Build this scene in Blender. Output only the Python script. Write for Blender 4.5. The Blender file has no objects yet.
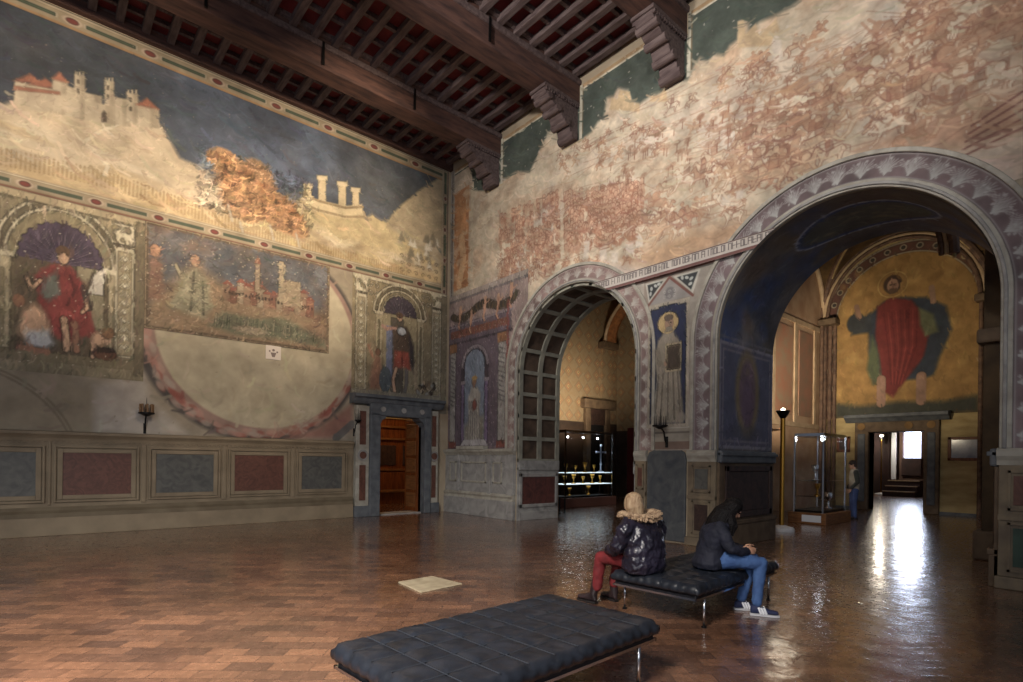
import bpy, bmesh, math, random
import numpy as np
from mathutils import Vector, Matrix
PI = math.pi
random.seed(7); rng = np.random.default_rng(11)
S = bpy.context.scene; COL = S.collection

# ------------------------------------------------------------------ camera, world, lights, exposure
F_PX = 551.5; YAW = math.radians(49.14); ROLL = math.radians(.73); SY = 119.32; EYE = 1.6
fw = Vector((math.cos(YAW), math.sin(YAW), 0)); r0 = Vector((math.sin(YAW), -math.cos(YAW), 0)); u0 = Vector((0, 0, 1))
rt = r0*math.cos(ROLL) + u0*math.sin(ROLL); up = u0*math.cos(ROLL) - r0*math.sin(ROLL)
cd = bpy.data.cameras.new('camera'); cam = bpy.data.objects.new('camera', cd); COL.objects.link(cam); S.camera = cam
cd.sensor_width = 36; cd.lens = 36*F_PX/1023; cd.shift_y = SY/1023; cd.clip_end = 200
cam.matrix_world = Matrix(((rt.x, up.x, -fw.x, 0), (rt.y, up.y, -fw.y, 0), (rt.z, up.z, -fw.z, EYE), (0, 0, 0, 1)))
S.view_settings.view_transform = 'Standard'; S.view_settings.look = 'None'; S.view_settings.gamma = 1
S.view_settings.use_curve_mapping = False; S.view_settings.exposure = 1.25
w = bpy.data.worlds.new('world'); S.world = w; w.use_nodes = True
w.node_tree.nodes['Background'].inputs[0].default_value = (.75, .82, 1, 1); w.node_tree.nodes['Background'].inputs[1].default_value = .06

def area(name, loc, target, size, power, color, size_y=None, spread=None):
    d = bpy.data.lights.new(name, 'AREA'); d.energy = power; d.color = color; d.size = size
    if size_y: d.shape = 'RECTANGLE'; d.size_y = size_y
    if spread: d.spread = math.radians(spread)
    o = bpy.data.objects.new(name, d); COL.objects.link(o); o.location = loc
    o.rotation_euler = (Vector(target)-Vector(loc)).to_track_quat('-Z', 'Y').to_euler(); return o
def spot(name, loc, target, power, color, angle, blend=.9, r=.15):
    d = bpy.data.lights.new(name, 'SPOT'); d.energy = power; d.color = color; d.spot_size = math.radians(angle); d.spot_blend = blend; d.shadow_soft_size = r
    o = bpy.data.objects.new(name, d); COL.objects.link(o); o.location = loc
    o.rotation_euler = (Vector(target)-Vector(loc)).to_track_quat('-Z', 'Y').to_euler(); return o
def point(name, loc, power, color, r=.1):
    d = bpy.data.lights.new(name, 'POINT'); d.energy = power; d.color = color; d.shadow_soft_size = r
    o = bpy.data.objects.new(name, d); COL.objects.link(o); o.location = loc; return o
WARM = (1, .80, .58); COOL = (.90, .94, 1); NEUT = (1, .93, .86)
# windows of the wall behind the camera (tall openings facing the hill fresco) and the spotlights of the hall; the last two lights are added fills
for i, x in enumerate((-9.0, -5.5, -2.0)):
    area('window_daylight', (x, -3.0, 4.2), (x+.5, 14, 4.5), 1.8, 66, COOL, 3.2)
spot('track_or_fill_spot', (0.5, 6.5, 8.6), (.4, 14.2, 7.9), 1200, WARM, 62)
spot('track_or_fill_spot', (5.6, 6.8, 8.6), (5.6, 14.2, 7.9), 1250, WARM, 62)
spot('track_or_fill_spot', (2.5, 6.2, 6.6), (3.6, 14.2, 5.0), 520, WARM, 52)
spot('track_or_fill_spot', (1.8, 6.5, 8.8), (9.7, 8.6, 8.4), 760, NEUT, 75)
spot('track_or_fill_spot', (3.0, 3.0, 8.8), (9.7, 4.4, 7.9), 520, NEUT, 75)
spot('track_or_fill_spot', (2.6, 8.0, 6.2), (9.7, 10.8, 3.6), 210, NEUT, 75)
spot('track_or_fill_spot', (1.5, 1.5, 6.4), (9.7, 4.2, 2.2), 190, NEUT, 62)  # added fill spot, only brightens the pier of the right arch
area('floor_fill_light', (-3.5, 1.0, 6.5), (-.2, 4.8, 0), 1.6, 270, NEUT, 2.5, 80)  # no window here: added fill light that brightens the near floor

# ------------------------------------------------------------------ pixel -> wall helpers (only to measure flat paintings on their walls)
def ray(x, y): return fw*F_PX + rt*(x-511.5) + up*(341+SY-y)
def onp(ax, val, x, y):
    d = ray(x, y); o = (0, 0, EYE)[ax]; t = (val-o)/d[ax]; return Vector((0, 0, EYE)) + d*t
YL, XR, XB = 14.24, 9.68, 22.4
def Lp(*pts):
    r = []
    for x, y in pts: p = onp(1, YL, x, y); r.append((p.x, p.z))
    return r
def Wp(*pts):
    r = []
    for x, y in pts: p = onp(0, XR, x, y); r.append((p.y, p.z))
    return r
def Bp(*pts):
    r = []
    for x, y in pts: p = onp(0, XB, x, y); r.append((p.y, p.z))
    return r

# ------------------------------------------------------------------ materials
def lin(c):
    c = np.asarray(c, float)/255.; return np.where(c <= .04045, c/12.92, ((c+.055)/1.055)**2.4)
def lc(c): return tuple(float(v) for v in lin(c)) + (1,)
MC = {}
def mat(name, c, rough=.7, metal=0, c2=None, scale=3, bump=0, bscale=None, emit=None, es=1, spec=None, trans=0, ior=1.45, detail=6, coat=0, dist=.0, stretch=None):
    if name in MC: return MC[name]
    m = bpy.data.materials.new(name); m.use_nodes = True; nt = m.node_tree; b = nt.nodes['Principled BSDF']
    b.inputs['Base Color'].default_value = lc(c); b.inputs['Roughness'].default_value = rough; b.inputs['Metallic'].default_value = metal
    b.inputs['IOR'].default_value = ior
    if spec is not None: b.inputs['Specular IOR Level'].default_value = spec
    if trans: b.inputs['Transmission Weight'].default_value = trans
    if coat: b.inputs['Coat Weight'].default_value = coat; b.inputs['Coat Roughness'].default_value = .15
    tc = nt.nodes.new('ShaderNodeTexCoord'); vec = tc.outputs['Object']
    if stretch:
        mp = nt.nodes.new('ShaderNodeMapping'); mp.inputs['Scale'].default_value = stretch; nt.links.new(vec, mp.inputs[0]); vec = mp.outputs[0]
    if c2 is not None:
        n = nt.nodes.new('ShaderNodeTexNoise'); n.inputs['Scale'].default_value = scale; n.inputs['Detail'].default_value = detail; n.inputs['Distortion'].default_value = dist
        cr = nt.nodes.new('ShaderNodeValToRGB'); cr.color_ramp.elements[0].position = .35; cr.color_ramp.elements[1].position = .68
        cr.color_ramp.elements[0].color = lc(c); cr.color_ramp.elements[1].color = lc(c2)
        nt.links.new(vec, n.inputs['Vector']); nt.links.new(n.outputs['Fac'], cr.inputs[0]); nt.links.new(cr.outputs[0], b.inputs['Base Color'])
    if bump:
        n2 = nt.nodes.new('ShaderNodeTexNoise'); n2.inputs['Scale'].default_value = bscale or scale*4; n2.inputs['Detail'].default_value = 5
        bp = nt.nodes.new('ShaderNodeBump'); bp.inputs['Strength'].default_value = bump; bp.inputs['Distance'].default_value = .02
        nt.links.new(vec, n2.inputs['Vector']); nt.links.new(n2.outputs['Fac'], bp.inputs['Height']); nt.links.new(bp.outputs[0], b.inputs['Normal'])
    if emit is not None:
        b.inputs['Emission Color'].default_value = lc(emit); b.inputs['Emission Strength'].default_value = es
    MC[name] = m; return m
def paint_mat():
    if 'fresco_paint' in MC: return MC['fresco_paint']
    m = bpy.data.materials.new('fresco_paint'); m.use_nodes = True; nt = m.node_tree; b = nt.nodes['Principled BSDF']
    at = nt.nodes.new('ShaderNodeAttribute'); at.attribute_name = 'paint'
    tc = nt.nodes.new('ShaderNodeTexCoord'); n = nt.nodes.new('ShaderNodeTexNoise'); n.inputs['Scale'].default_value = 2.2; n.inputs['Detail'].default_value = 9
    mr = nt.nodes.new('ShaderNodeMapRange'); mr.inputs[1].default_value = .3; mr.inputs[2].default_value = .7; mr.inputs[3].default_value = .82; mr.inputs[4].default_value = 1.14
    mx = nt.nodes.new('ShaderNodeVectorMath'); mx.operation = 'SCALE'
    nt.links.new(tc.outputs['Object'], n.inputs['Vector']); nt.links.new(n.outputs['Fac'], mr.inputs[0]); nt.links.new(at.outputs['Color'], mx.inputs[0])
    nt.links.new(mr.outputs[0], mx.inputs['Scale']); nt.links.new(mx.outputs[0], b.inputs['Base Color'])
    b.inputs['Roughness'].default_value = .75; b.inputs['Specular IOR Level'].default_value = .25
    MC['fresco_paint'] = m; return m

# ------------------------------------------------------------------ mesh helpers
class MB:
    def __init__(s): s.v = []; s.f = []
    def add(s, vs, fs):
        k = len(s.v); s.v += [tuple(p) for p in vs]; s.f += [tuple(i+k for i in f) for f in fs]; return s
    def box(s, x0, x1, y0, y1, z0, z1, M=None):
        vs = [Vector((x, y, z)) for z in (z0, z1) for y in (y0, y1) for x in (x0, x1)]
        if M: vs = [M @ p for p in vs]
        return s.add(vs, [(0, 2, 3, 1), (4, 5, 7, 6), (0, 1, 5, 4), (2, 6, 7, 3), (0, 4, 6, 2), (1, 3, 7, 5)])
    def tube(s, pts, r, n=8, cap=True):
        pts = [Vector(p) for p in pts]; R = r if isinstance(r, (list, tuple)) else [r]*len(pts); vs = []; prev = None
        for i, p in enumerate(pts):
            t = (pts[min(i+1, len(pts)-1)]-pts[max(i-1, 0)]).normalized()
            if prev is None: a = t.orthogonal().normalized()
            else: a = (prev - t*prev.dot(t)).normalized()
            prev = a; b = t.cross(a)
            vs += [p + (a*math.cos(2*PI*j/n) + b*math.sin(2*PI*j/n))*R[i] for j in range(n)]
        fs = [(i*n+j, i*n+(j+1) % n, (i+1)*n+(j+1) % n, (i+1)*n+j) for i in range(len(pts)-1) for j in range(n)]
        if cap: fs += [tuple(range(n-1, -1, -1)), tuple((len(pts)-1)*n+j for j in range(n))]
        return s.add(vs, fs)
    def lathe(s, prof, c=(0, 0, 0), n=24):
        c = Vector(c); vs = []
        for r, z in prof: vs += [c + Vector((r*math.cos(2*PI*j/n), r*math.sin(2*PI*j/n), z)) for j in range(n)]
        fs = [(i*n+j, i*n+(j+1) % n, (i+1)*n+(j+1) % n, (i+1)*n+j) for i in range(len(prof)-1) for j in range(n)]
        fs += [tuple(range(n-1, -1, -1)), tuple((len(prof)-1)*n+j for j in range(n))]
        return s.add(vs, fs)
    def ball(s, c, r, nu=14, nv=9, M=None):
        r = (r, r, r) if not isinstance(r, (tuple, list)) else r; vs = []; c = Vector(c)
        for i in range(nv+1):
            th = PI*i/nv
            for j in range(nu):
                ph = 2*PI*j/nu; p = Vector((r[0]*math.sin(th)*math.cos(ph), r[1]*math.sin(th)*math.sin(ph), r[2]*math.cos(th)))
                if M: p = M @ p
                vs.append(c+p)
        fs = [(i*nu+j, (i+1)*nu+j, (i+1)*nu+(j+1) % nu, i*nu+(j+1) % nu) for i in range(nv) for j in range(nu)]
        return s.add(vs, fs)
    def prism(s, outline, axis, a, b):
        """outline: 2D points; extruded along axis from a to b. axis x -> (y,z), y -> (x,z), z -> (x,y)"""
        def P(p, t): return {'x': (t, p[0], p[1]), 'y': (p[0], t, p[1]), 'z': (p[0], p[1], t)}[axis]
        n = len(outline); vs = [P(p, a) for p in outline] + [P(p, b) for p in outline]
        fs = [(i, (i+1) % n, n+(i+1) % n, n+i) for i in range(n)] + [tuple(range(n-1, -1, -1)), tuple(range(n, 2*n))]
        return s.add(vs, fs)
    def build(s, name, m, parent=None, smooth=False, bevel=0, loc=None):
        me = bpy.data.meshes.new(name); me.from_pydata(s.v, [], s.f)
        bm = bmesh.new(); bm.from_mesh(me)
        if smooth == 'weld': bmesh.ops.remove_doubles(bm, verts=bm.verts, dist=1e-4)
        bmesh.ops.recalc_face_normals(bm, faces=bm.faces); bm.to_mesh(me); bm.free()
        me.materials.append(m)
        if smooth:
            me.polygons.foreach_set('use_smooth', [True]*len(me.polygons))
        o = bpy.data.objects.new(name, me); COL.objects.link(o)
        if loc is not None: o.location = loc
        if parent: o.parent = parent; o.matrix_parent_inverse = parent.matrix_world.inverted() if False else Matrix.Translation(-parent.location)
        if bevel:
            bv = o.modifiers.new('bevel', 'BEVEL'); bv.width = bevel; bv.segments = 2; bv.limit_method = 'ANGLE'
        return o
def tag(o, label, cat, group=None, kind=None):
    o['label'] = label; o['category'] = cat
    if group: o['group'] = group
    if kind: o['kind'] = kind
    return o
def struct(o): o['kind'] = 'structure'; return o
def thing(name, loc, label, cat, group=None):
    o = bpy.data.objects.new(name, None); COL.objects.link(o); o.location = loc; o.empty_display_size = .1
    return tag(o, label, cat, group)
def sempty(name, loc=(0, 0, 0)):
    o = bpy.data.objects.new(name, None); COL.objects.link(o); o.location = loc; return struct(o)
# ------------------------------------------------------------------ fresco painter: colours laid on a fine grid of vertices
def fbm(h, w, cell, octv=4, seed=0):
    r = np.random.default_rng(seed); out = np.zeros((h, w)); amp = 1; tot = 0
    for o in range(octv):
        c = max(cell/2**o, 1.5); gh, gw = int(h/c)+3, int(w/c)+3; g = r.random((gh, gw))
        yy = np.arange(h)/c; xx = np.arange(w)/c; y0 = yy.astype(int); x0 = xx.astype(int)
        fy = (yy-y0)[:, None]; fx = (xx-x0)[None]; fy = fy*fy*(3-2*fy); fx = fx*fx*(3-2*fx)
        a = g[y0][:, x0]; b = g[y0][:, x0+1]; c_ = g[y0+1][:, x0]; d = g[y0+1][:, x0+1]
        out += amp*((a*(1-fx)+b*fx)*(1-fy)+(c_*(1-fx)+d*fx)*fy); tot += amp; amp *= .55
    return out/tot
SAT = .78     # dusty lime-wash pigments
class Canvas:
    def __init__(s, u0, u1, v0, v1, res, base):
        s.u0, s.u1, s.v0, s.v1, s.res = u0, u1, v0, v1, res
        s.w = max(2, int(round((u1-u0)*res))+1); s.h = max(2, int(round((v1-v0)*res))+1)
        s.us = np.linspace(u0, u1, s.w); s.vs = np.linspace(v0, v1, s.h); s.a = np.ones((s.h, s.w, 3))*np.array(base, float)
    def win(s, pts, pad):
        p = np.array(pts, float); lo = p.min(0)-pad; hi = p.max(0)+pad
        i0, i1 = np.searchsorted(s.us, [lo[0], hi[0]]); j0, j1 = np.searchsorted(s.vs, [lo[1], hi[1]])
        if i1 <= i0 or j1 <= j0: return None
        return slice(j0, j1), slice(i0, i1), s.us[None, i0:i1], s.vs[j0:j1, None], p
    @staticmethod
    def segd(U, V, p, q):
        d = q-p; L2 = max(d@d, 1e-12); t = np.clip(((U-p[0])*d[0]+(V-p[1])*d[1])/L2, 0, 1); return (U-p[0]-t*d[0])**2+(V-p[1]-t*d[1])**2
    def blend(s, sj, si, m, col, a):
        m = (m*a)[..., None]; s.a[sj, si] = s.a[sj, si]*(1-m)+np.array(col, float)*m
    def poly(s, pts, col, a=1., soft=None, tex=0, seed=1):
        soft = soft or .5/s.res; r = s.win(pts, soft*2)
        if r is None: return
        sj, si, U, V, p = r; ins = np.zeros((V.shape[0], U.shape[1]), bool); d2 = np.full(ins.shape, 1e9); n = len(p)
        for k in range(n):
            P, Q = p[k], p[(k+1) % n]; d2 = np.minimum(d2, s.segd(U, V, P, Q))
            if P[1] != Q[1]:
                c = ((P[1] > V) != (Q[1] > V)) & (U < (Q[0]-P[0])*(V-P[1])/(Q[1]-P[1])+P[0]); ins ^= c
        sd = np.sqrt(d2)*np.where(ins, 1, -1); m = np.clip(sd/soft*.5+.5, 0, 1)
        if tex: m = m*(1-tex*fbm(*ins.shape, s.res*.3, 4, seed))
        s.blend(sj, si, m, col, a)
    def rect(s, u0, u1, v0, v1, col, a=1., **k): s.poly([(u0, v0), (u1, v0), (u1, v1), (u0, v1)], col, a, **k)
    def stroke(s, pts, wd, col, a=1., soft=None, closed=False):
        soft = soft or .5/s.res; r = s.win(pts, wd+soft*2)
        if r is None: return
        sj, si, U, V, p = r; d2 = np.full((V.shape[0], U.shape[1]), 1e9); n = len(p)
        for k in range(n if closed else n-1): d2 = np.minimum(d2, s.segd(U, V, p[k], p[(k+1) % n]))
        s.blend(sj, si, np.clip((wd/2-np.sqrt(d2))/soft*.5+.5, 0, 1), col, a)
    def ell(s, c, ru, rv, col, a=1., soft=.15, rot=0):
        R = max(ru, rv); r = s.win([(c[0]-R, c[1]-R), (c[0]+R, c[1]+R)], R*soft+.01)
        if r is None: return
        sj, si, U, V, p = r; cu, cv = U-c[0], V-c[1]; x = cu*math.cos(rot)+cv*math.sin(rot); y = -cu*math.sin(rot)+cv*math.cos(rot)
        d = np.sqrt((x/ru)**2+(y/rv)**2); s.blend(sj, si, np.clip((1-d)/max(soft, 1e-3)+.5, 0, 1), col, a)
    def arc(s, c, r, a0, a1, wd, col, a=1., n=40, ky=1.):
        s.stroke([(c[0]+r*math.cos(a0+(a1-a0)*k/n), c[1]+ky*r*math.sin(a0+(a1-a0)*k/n)) for k in range(n+1)], wd, col, a)
    def mottle(s, amt, cell, seed=0, tint=None):
        n = fbm(s.h, s.w, cell*s.res, 5, seed)-.5
        if tint is None: s.a *= (1+amt*2*n)[..., None]
        else:
            m = np.clip(n*3*amt+.0, 0, 1)[..., None]; s.a = s.a*(1-m)+np.array(tint, float)*m
    def curls(s, u0, u1, v0, v1, step, size, wd, col, a=.8, seed=0):
        """rows of painted leaf scrolls"""
        r = random.Random(seed); nu = max(1, round((u1-u0)/step)); nv = max(1, round((v1-v0)/step)); du = (u1-u0)/nu; dv = (v1-v0)/nv
        for i in range(nu):
            for j in range(nv):
                cu, cv = u0+(i+.5)*du, v0+(j+.5)*dv; sg = 1 if (i+j) % 2 else -1; ph = r.random()*.6
                s.stroke([(cu+sg*size*(1-t/13)*math.cos(t*.62+ph), cv+size*(1-t/13)*math.sin(t*.62+ph)) for t in range(11)], wd, col, a)
    def brush(s, per_m2=140, ln=.14, wd=.022, amt=.2, seed=0, ang=None, spread=1.2, box=None):
        """short strokes in the local colour, a little lighter or darker: the hand of the painter"""
        r = np.random.default_rng(seed); u0, u1, v0, v1 = box or (s.u0, s.u1, s.v0, s.v1); n = int((u1-u0)*(v1-v0)*per_m2)
        for k in range(n):
            u, v = u0+r.random()*(u1-u0), v0+r.random()*(v1-v0); i = min(s.w-1, int((u-s.u0)*s.res)); j = min(s.h-1, int((v-s.v0)*s.res)); col = s.a[j, i]*(1+amt*(2*r.random()-1))+r.normal(0, 3, 3)
            a = (1.45 if ang is None else ang)+spread*(r.random()-.5); L = ln*(.4+r.random()); w_ = wd*(.5+r.random())
            s.stroke([(u-L/2*math.cos(a), v-L/2*math.sin(a)), (u+.15*L*math.sin(a), v-.15*L*math.cos(a)), (u+L/2*math.cos(a), v+L/2*math.sin(a))], w_, col, .75)
        return s
    def contour(s, k=.9):
        L = s.a.mean(-1); gy, gx = np.gradient(L); g = np.hypot(gx, gy); s.a *= (1-np.clip((g-3)*k/100, 0, .45))[..., None]; return s
    def specks(s, n, col, size=.02, seed=0, a=.6):
        r = np.random.default_rng(seed)
        for k in range(n): s.ell((s.u0+r.random()*(s.u1-s.u0), s.v0+r.random()*(s.v1-s.v0)), size*(.4+r.random()), size*(.4+r.random()), col, a, .5)
        return s
    def obj(s, name, place, keep=None, parent=None, bright=1.0, m=None, flip=False):
        """place(u, v) -> xyz for arrays"""
        U, V = np.meshgrid(s.us, s.vs); X, Y, Z = place(U, V); co = np.stack([X, Y, Z], -1).reshape(-1, 3)
        idx = np.arange(s.h*s.w).reshape(s.h, s.w); q = np.stack([idx[:-1, :-1], idx[:-1, 1:], idx[1:, 1:], idx[1:, :-1]], -1).reshape(-1, 4)
        if keep is not None:
            k = keep((U[:-1, :-1]+U[1:, 1:])/2, (V[:-1, :-1]+V[1:, 1:])/2).reshape(-1); q = q[k]
        used = np.zeros(len(co), bool); used[q.ravel()] = True; mp = np.cumsum(used)-1; q = mp[q]; co = co[used]
        if flip: q = q[:, ::-1]
        me = bpy.data.meshes.new(name); me.vertices.add(len(co)); me.vertices.foreach_set('co', co.ravel())
        me.loops.add(q.size); me.loops.foreach_set('vertex_index', q.ravel().astype(np.int32)); me.polygons.add(len(q))
        me.polygons.foreach_set('loop_start', (np.arange(len(q))*4).astype(np.int32)); me.update(calc_edges=True)
        ca = me.color_attributes.new('paint', 'FLOAT_COLOR', 'POINT'); c = lin(np.clip(s.a, 0, 255)).reshape(-1, 3)[used]; g_ = c @ np.array([.3, .59, .11]); c = (g_[:, None]+(c-g_[:, None])*SAT)*.93*bright+.012
        ca.data.foreach_set('color', np.concatenate([np.clip(c, 0, .95), np.ones((len(c), 1))], 1).ravel())
        me.materials.append(m or paint_mat()); o = bpy.data.objects.new(name, me); COL.objects.link(o)
        if parent: o.parent = parent; o.matrix_parent_inverse = Matrix.Translation(-parent.location)
        return o
OFF = .012
def on_left(d=OFF): return lambda U, V: (U, np.full_like(U, YL-d), V)
def on_right(d=OFF): return lambda U, V: (np.full_like(U, XR-d), U, V)

# ------------------------------------------------------------------ room shell
def floor_mat():
    m = bpy.data.materials.new('worn_terracotta'); m.use_nodes = True; nt = m.node_tree; b = nt.nodes['Principled BSDF']; N = nt.nodes.new; Lk = nt.links.new
    tc = N('ShaderNodeTexCoord'); mp = N('ShaderNodeMapping'); mp.inputs['Rotation'].default_value = (0, 0, math.radians(40)); Lk(tc.outputs['Object'], mp.inputs[0])
    br = N('ShaderNodeTexBrick'); br.inputs['Scale'].default_value = 1; br.inputs['Brick Width'].default_value = .32; br.inputs['Row Height'].default_value = .16
    br.inputs['Mortar Size'].default_value = .004; br.inputs['Mortar Smooth'].default_value = .5; br.inputs['Bias'].default_value = 0
    br.inputs['Color1'].default_value = lc((128, 92, 70)); br.inputs['Color2'].default_value = lc((88, 64, 52)); br.inputs['Mortar'].default_value = lc((60, 44, 38))
    Lk(mp.outputs[0], br.inputs['Vector'])
    n = N('ShaderNodeTexNoise'); n.inputs['Scale'].default_value = .9; n.inputs['Detail'].default_value = 8; Lk(tc.outputs['Object'], n.inputs['Vector'])
    mr = N('ShaderNodeMapRange'); mr.inputs[1].default_value = .3; mr.inputs[2].default_value = .7; mr.inputs[3].default_value = .6; mr.inputs[4].default_value = 1.25; Lk(n.outputs['Fac'], mr.inputs[0])
    n3 = N('ShaderNodeTexNoise'); n3.inputs['Scale'].default_value = 14; n3.inputs['Detail'].default_value = 6; Lk(tc.outputs['Object'], n3.inputs['Vector'])
    mr3 = N('ShaderNodeMapRange'); mr3.inputs[1].default_value = .3; mr3.inputs[2].default_value = .7; mr3.inputs[3].default_value = .85; mr3.inputs[4].default_value = 1.2; Lk(n3.outputs['Fac'], mr3.inputs[0])
    mu = N('ShaderNodeMath'); mu.operation = 'MULTIPLY'; Lk(mr.outputs[0], mu.inputs[0]); Lk(mr3.outputs[0], mu.inputs[1])
    sc = N('ShaderNodeVectorMath'); sc.operation = 'SCALE'; Lk(br.outputs['Color'], sc.inputs[0]); Lk(mu.outputs[0], sc.inputs['Scale']); Lk(sc.outputs[0], b.inputs['Base Color'])
    # worn, waxed surface: gentle waves, tile edges
    nw = N('ShaderNodeTexNoise'); nw.inputs['Scale'].default_value = 2.6; nw.inputs['Detail'].default_value = 3; Lk(tc.outputs['Object'], nw.inputs['Vector'])
    b1 = N('ShaderNodeBump'); b1.inputs['Strength'].default_value = .5; b1.inputs['Distance'].default_value = .022; Lk(nw.outputs['Fac'], b1.inputs['Height'])
    b2 = N('ShaderNodeBump'); b2.inputs['Strength'].default_value = .12; b2.inputs['Distance'].default_value = .004; b2.invert = True; Lk(br.outputs['Fac'], b2.inputs['Height']); Lk(b1.outputs[0], b2.inputs['Normal'])
    Lk(b2.outputs[0], b.inputs['Normal'])
    rr = N('ShaderNodeMapRange'); rr.inputs[1].default_value = .3; rr.inputs[2].default_value = .7; rr.inputs[3].default_value = .22; rr.inputs[4].default_value = .3; Lk(n3.outputs['Fac'], rr.inputs[0]); Lk(rr.outputs[0], b.inputs['Roughness'])
    b.inputs['Specular IOR Level'].default_value = .5; b.inputs['Coat Weight'].default_value = .7; b.inputs['Coat Roughness'].default_value = .13; Lk(b2.outputs[0], b.inputs['Coat Normal'])
    return m
STONE = mat('grey_sandstone', (104, 108, 112), .65, c2=(78, 82, 88), scale=5, bump=.15)
BEIGE = mat('beige_painted_stone', (144, 129, 106), .7, c2=(122, 108, 88), scale=2.2, bump=.08)
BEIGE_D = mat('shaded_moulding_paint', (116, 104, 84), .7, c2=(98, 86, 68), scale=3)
PLASTER = mat('old_plaster', (172, 158, 136), .85, c2=(150, 134, 112), scale=1.3, bump=.1)
MARBLE = mat('grey_marble', (162, 160, 156), .5, c2=(126, 124, 122), scale=2.5, dist=1.5, bump=.03)
MARBLE_L = mat('pale_marble', (176, 172, 160), .5, c2=(146, 140, 128), scale=3.2, dist=1.2)
PORPH = mat('red_marble_inlay', (108, 72, 60), .5, c2=(86, 56, 48), scale=6, dist=2)
SLATE = mat('grey_marble_inlay', (98, 97, 92), .5, c2=(76, 76, 74), scale=5, dist=1.5)
DPANEL = mat('dark_brown_panel', (70, 52, 46), .55, c2=(44, 34, 32), scale=4, dist=2)
BROWNSTONE = mat('brown_stone', (112, 94, 74), .7, c2=(84, 68, 54), scale=4, bump=.1)
CHAPEL = mat('chapel_plaster', (150, 118, 76), .85, c2=(116, 88, 56), scale=1.6, bump=.1)
OCHRE = mat('ochre_plaster', (190, 170, 124), .8, c2=(160, 138, 94), scale=1.8, bump=.1, stretch=(1, 1, 3))
WOOD_D = mat('dark_beam_wood', (88, 62, 54), .8, c2=(54, 38, 36), scale=2, bump=.25, stretch=(1, 6, 6))
WOOD_J = mat('joist_wood', (98, 84, 82), .8, c2=(70, 56, 56), scale=3, bump=.2, stretch=(6, 1, 6))
REDB = mat('red_painted_boards', (112, 36, 38), .8, c2=(82, 28, 30), scale=2.5, bump=.1)
IRON = mat('black_iron', (24, 22, 22), .5, metal=.6)
CHROME = mat('chrome', (205, 208, 212), .12, metal=1)
BRASS = mat('gilt_brass', (176, 132, 60), .3, metal=1)
WOODW = mat('warm_walnut', (128, 72, 34), .45, c2=(84, 44, 22), scale=3, stretch=(8, 8, 1))
WOODP = mat('plain_wood', (134, 90, 52), .5, c2=(100, 64, 38), scale=4, stretch=(1, 1, 8))
GLASS = mat('clear_glass', (255, 255, 255), .02, trans=1, ior=1.1)

struct(MB().box(-6, 40, -5, 19, -.2, 0).build('floor', floor_mat()))
mb = MB(); mb.box(-4, 7.29, YL, YL+.5, 0, 10.95); mb.box(8.73, XR+1.5, YL, YL+.5, 0, 10.95); mb.box(7.29, 8.73, YL, YL+.5, 2.86, 10.95)
struct(mb.build('wall_left', PLASTER))

def arch_wall(y0, y1, cy, r, spring, ztop, x0, x1, n=48):
    """solid wall between x0 and x1 with one round-headed opening"""
    mb = MB(); mb.box(x0, x1, y0, cy-r, 0, ztop); mb.box(x0, x1, cy+r, y1, 0, ztop)
    a = [PI*k/n for k in range(n+1)]; pts = [(cy+r*math.cos(t), spring+r*math.sin(t)) for t in a]
    for (ya, za), (yb, zb) in zip(pts, pts[1:]):
        mb.prism([(ya, za), (yb, zb), (yb, ztop), (ya, ztop)], 'x', x0, x1)
    return mb
A1 = dict(cy=9.05, r=1.92, sp=3.9); A2 = dict(cy=3.3, r=2.0, sp=3.9)
wr = sempty('wall_right', (XR, 6, 0))
arch_wall(6.3, 14.75, A1['cy'], A1['r'], A1['sp'], 10.95, XR, 11.2).build('north_masonry', PLASTER, wr)
arch_wall(-2.5, 6.3, A2['cy'], A2['r'], A2['sp'], 10.95, XR, 11.95).build('south_masonry', PLASTER, wr)

# ------------------------------------------------------------------ ceiling: main beams, joists, battens over red boards
cl = sempty('ceiling', (3, 8, 10.95))
MB().box(-4, XR, -3, YL, 10.8, 11.0).build('red_boards', REDB, cl)
BY = [11.8, 8.88, 6.04, 3.2]
for y in BY:
    b = MB().box(-4, XR, y, y+.5, 10.06, 10.92).build('main_beam', WOOD_D, cl, bevel=.02)
    mb = MB(); mb.box(-4, XR, y-.05, y+.55, 10.48, 10.6); mb.build('beam_moulding', WOOD_J, cl, bevel=.015)
    for x in (.1, 2.37, 4.64, 6.91, 9.0)[:4]:
        MB().box(x-.025, x+.025, y-.065, y-.04, 10.1, 10.6).build('iron_strap', IRON, cl)
bays = [(12.3, YL), (9.38, 11.8), (6.54, 8.88), (3.7, 6.04)]
for bi, (ya, yb) in enumerate(bays):
    for k in range(23):
        x = 9.48-.457*k
        MB().box(x-.075, x+.075, ya, yb, 10.62, 10.76).build('joist', WOOD_J, cl, bevel=.012)
    nb = 4
    for k in range(nb+1):
        yy = ya+.06+(yb-ya-.12)*k/nb
        MB().box(-4, XR, yy-.04, yy+.04, 10.7, 10.8).build('batten', WOOD_J, cl)
MB().box(-4, XR, YL-.14, YL, 10.5, 10.72).build('wall_plate', WOOD_D, cl)
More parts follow.
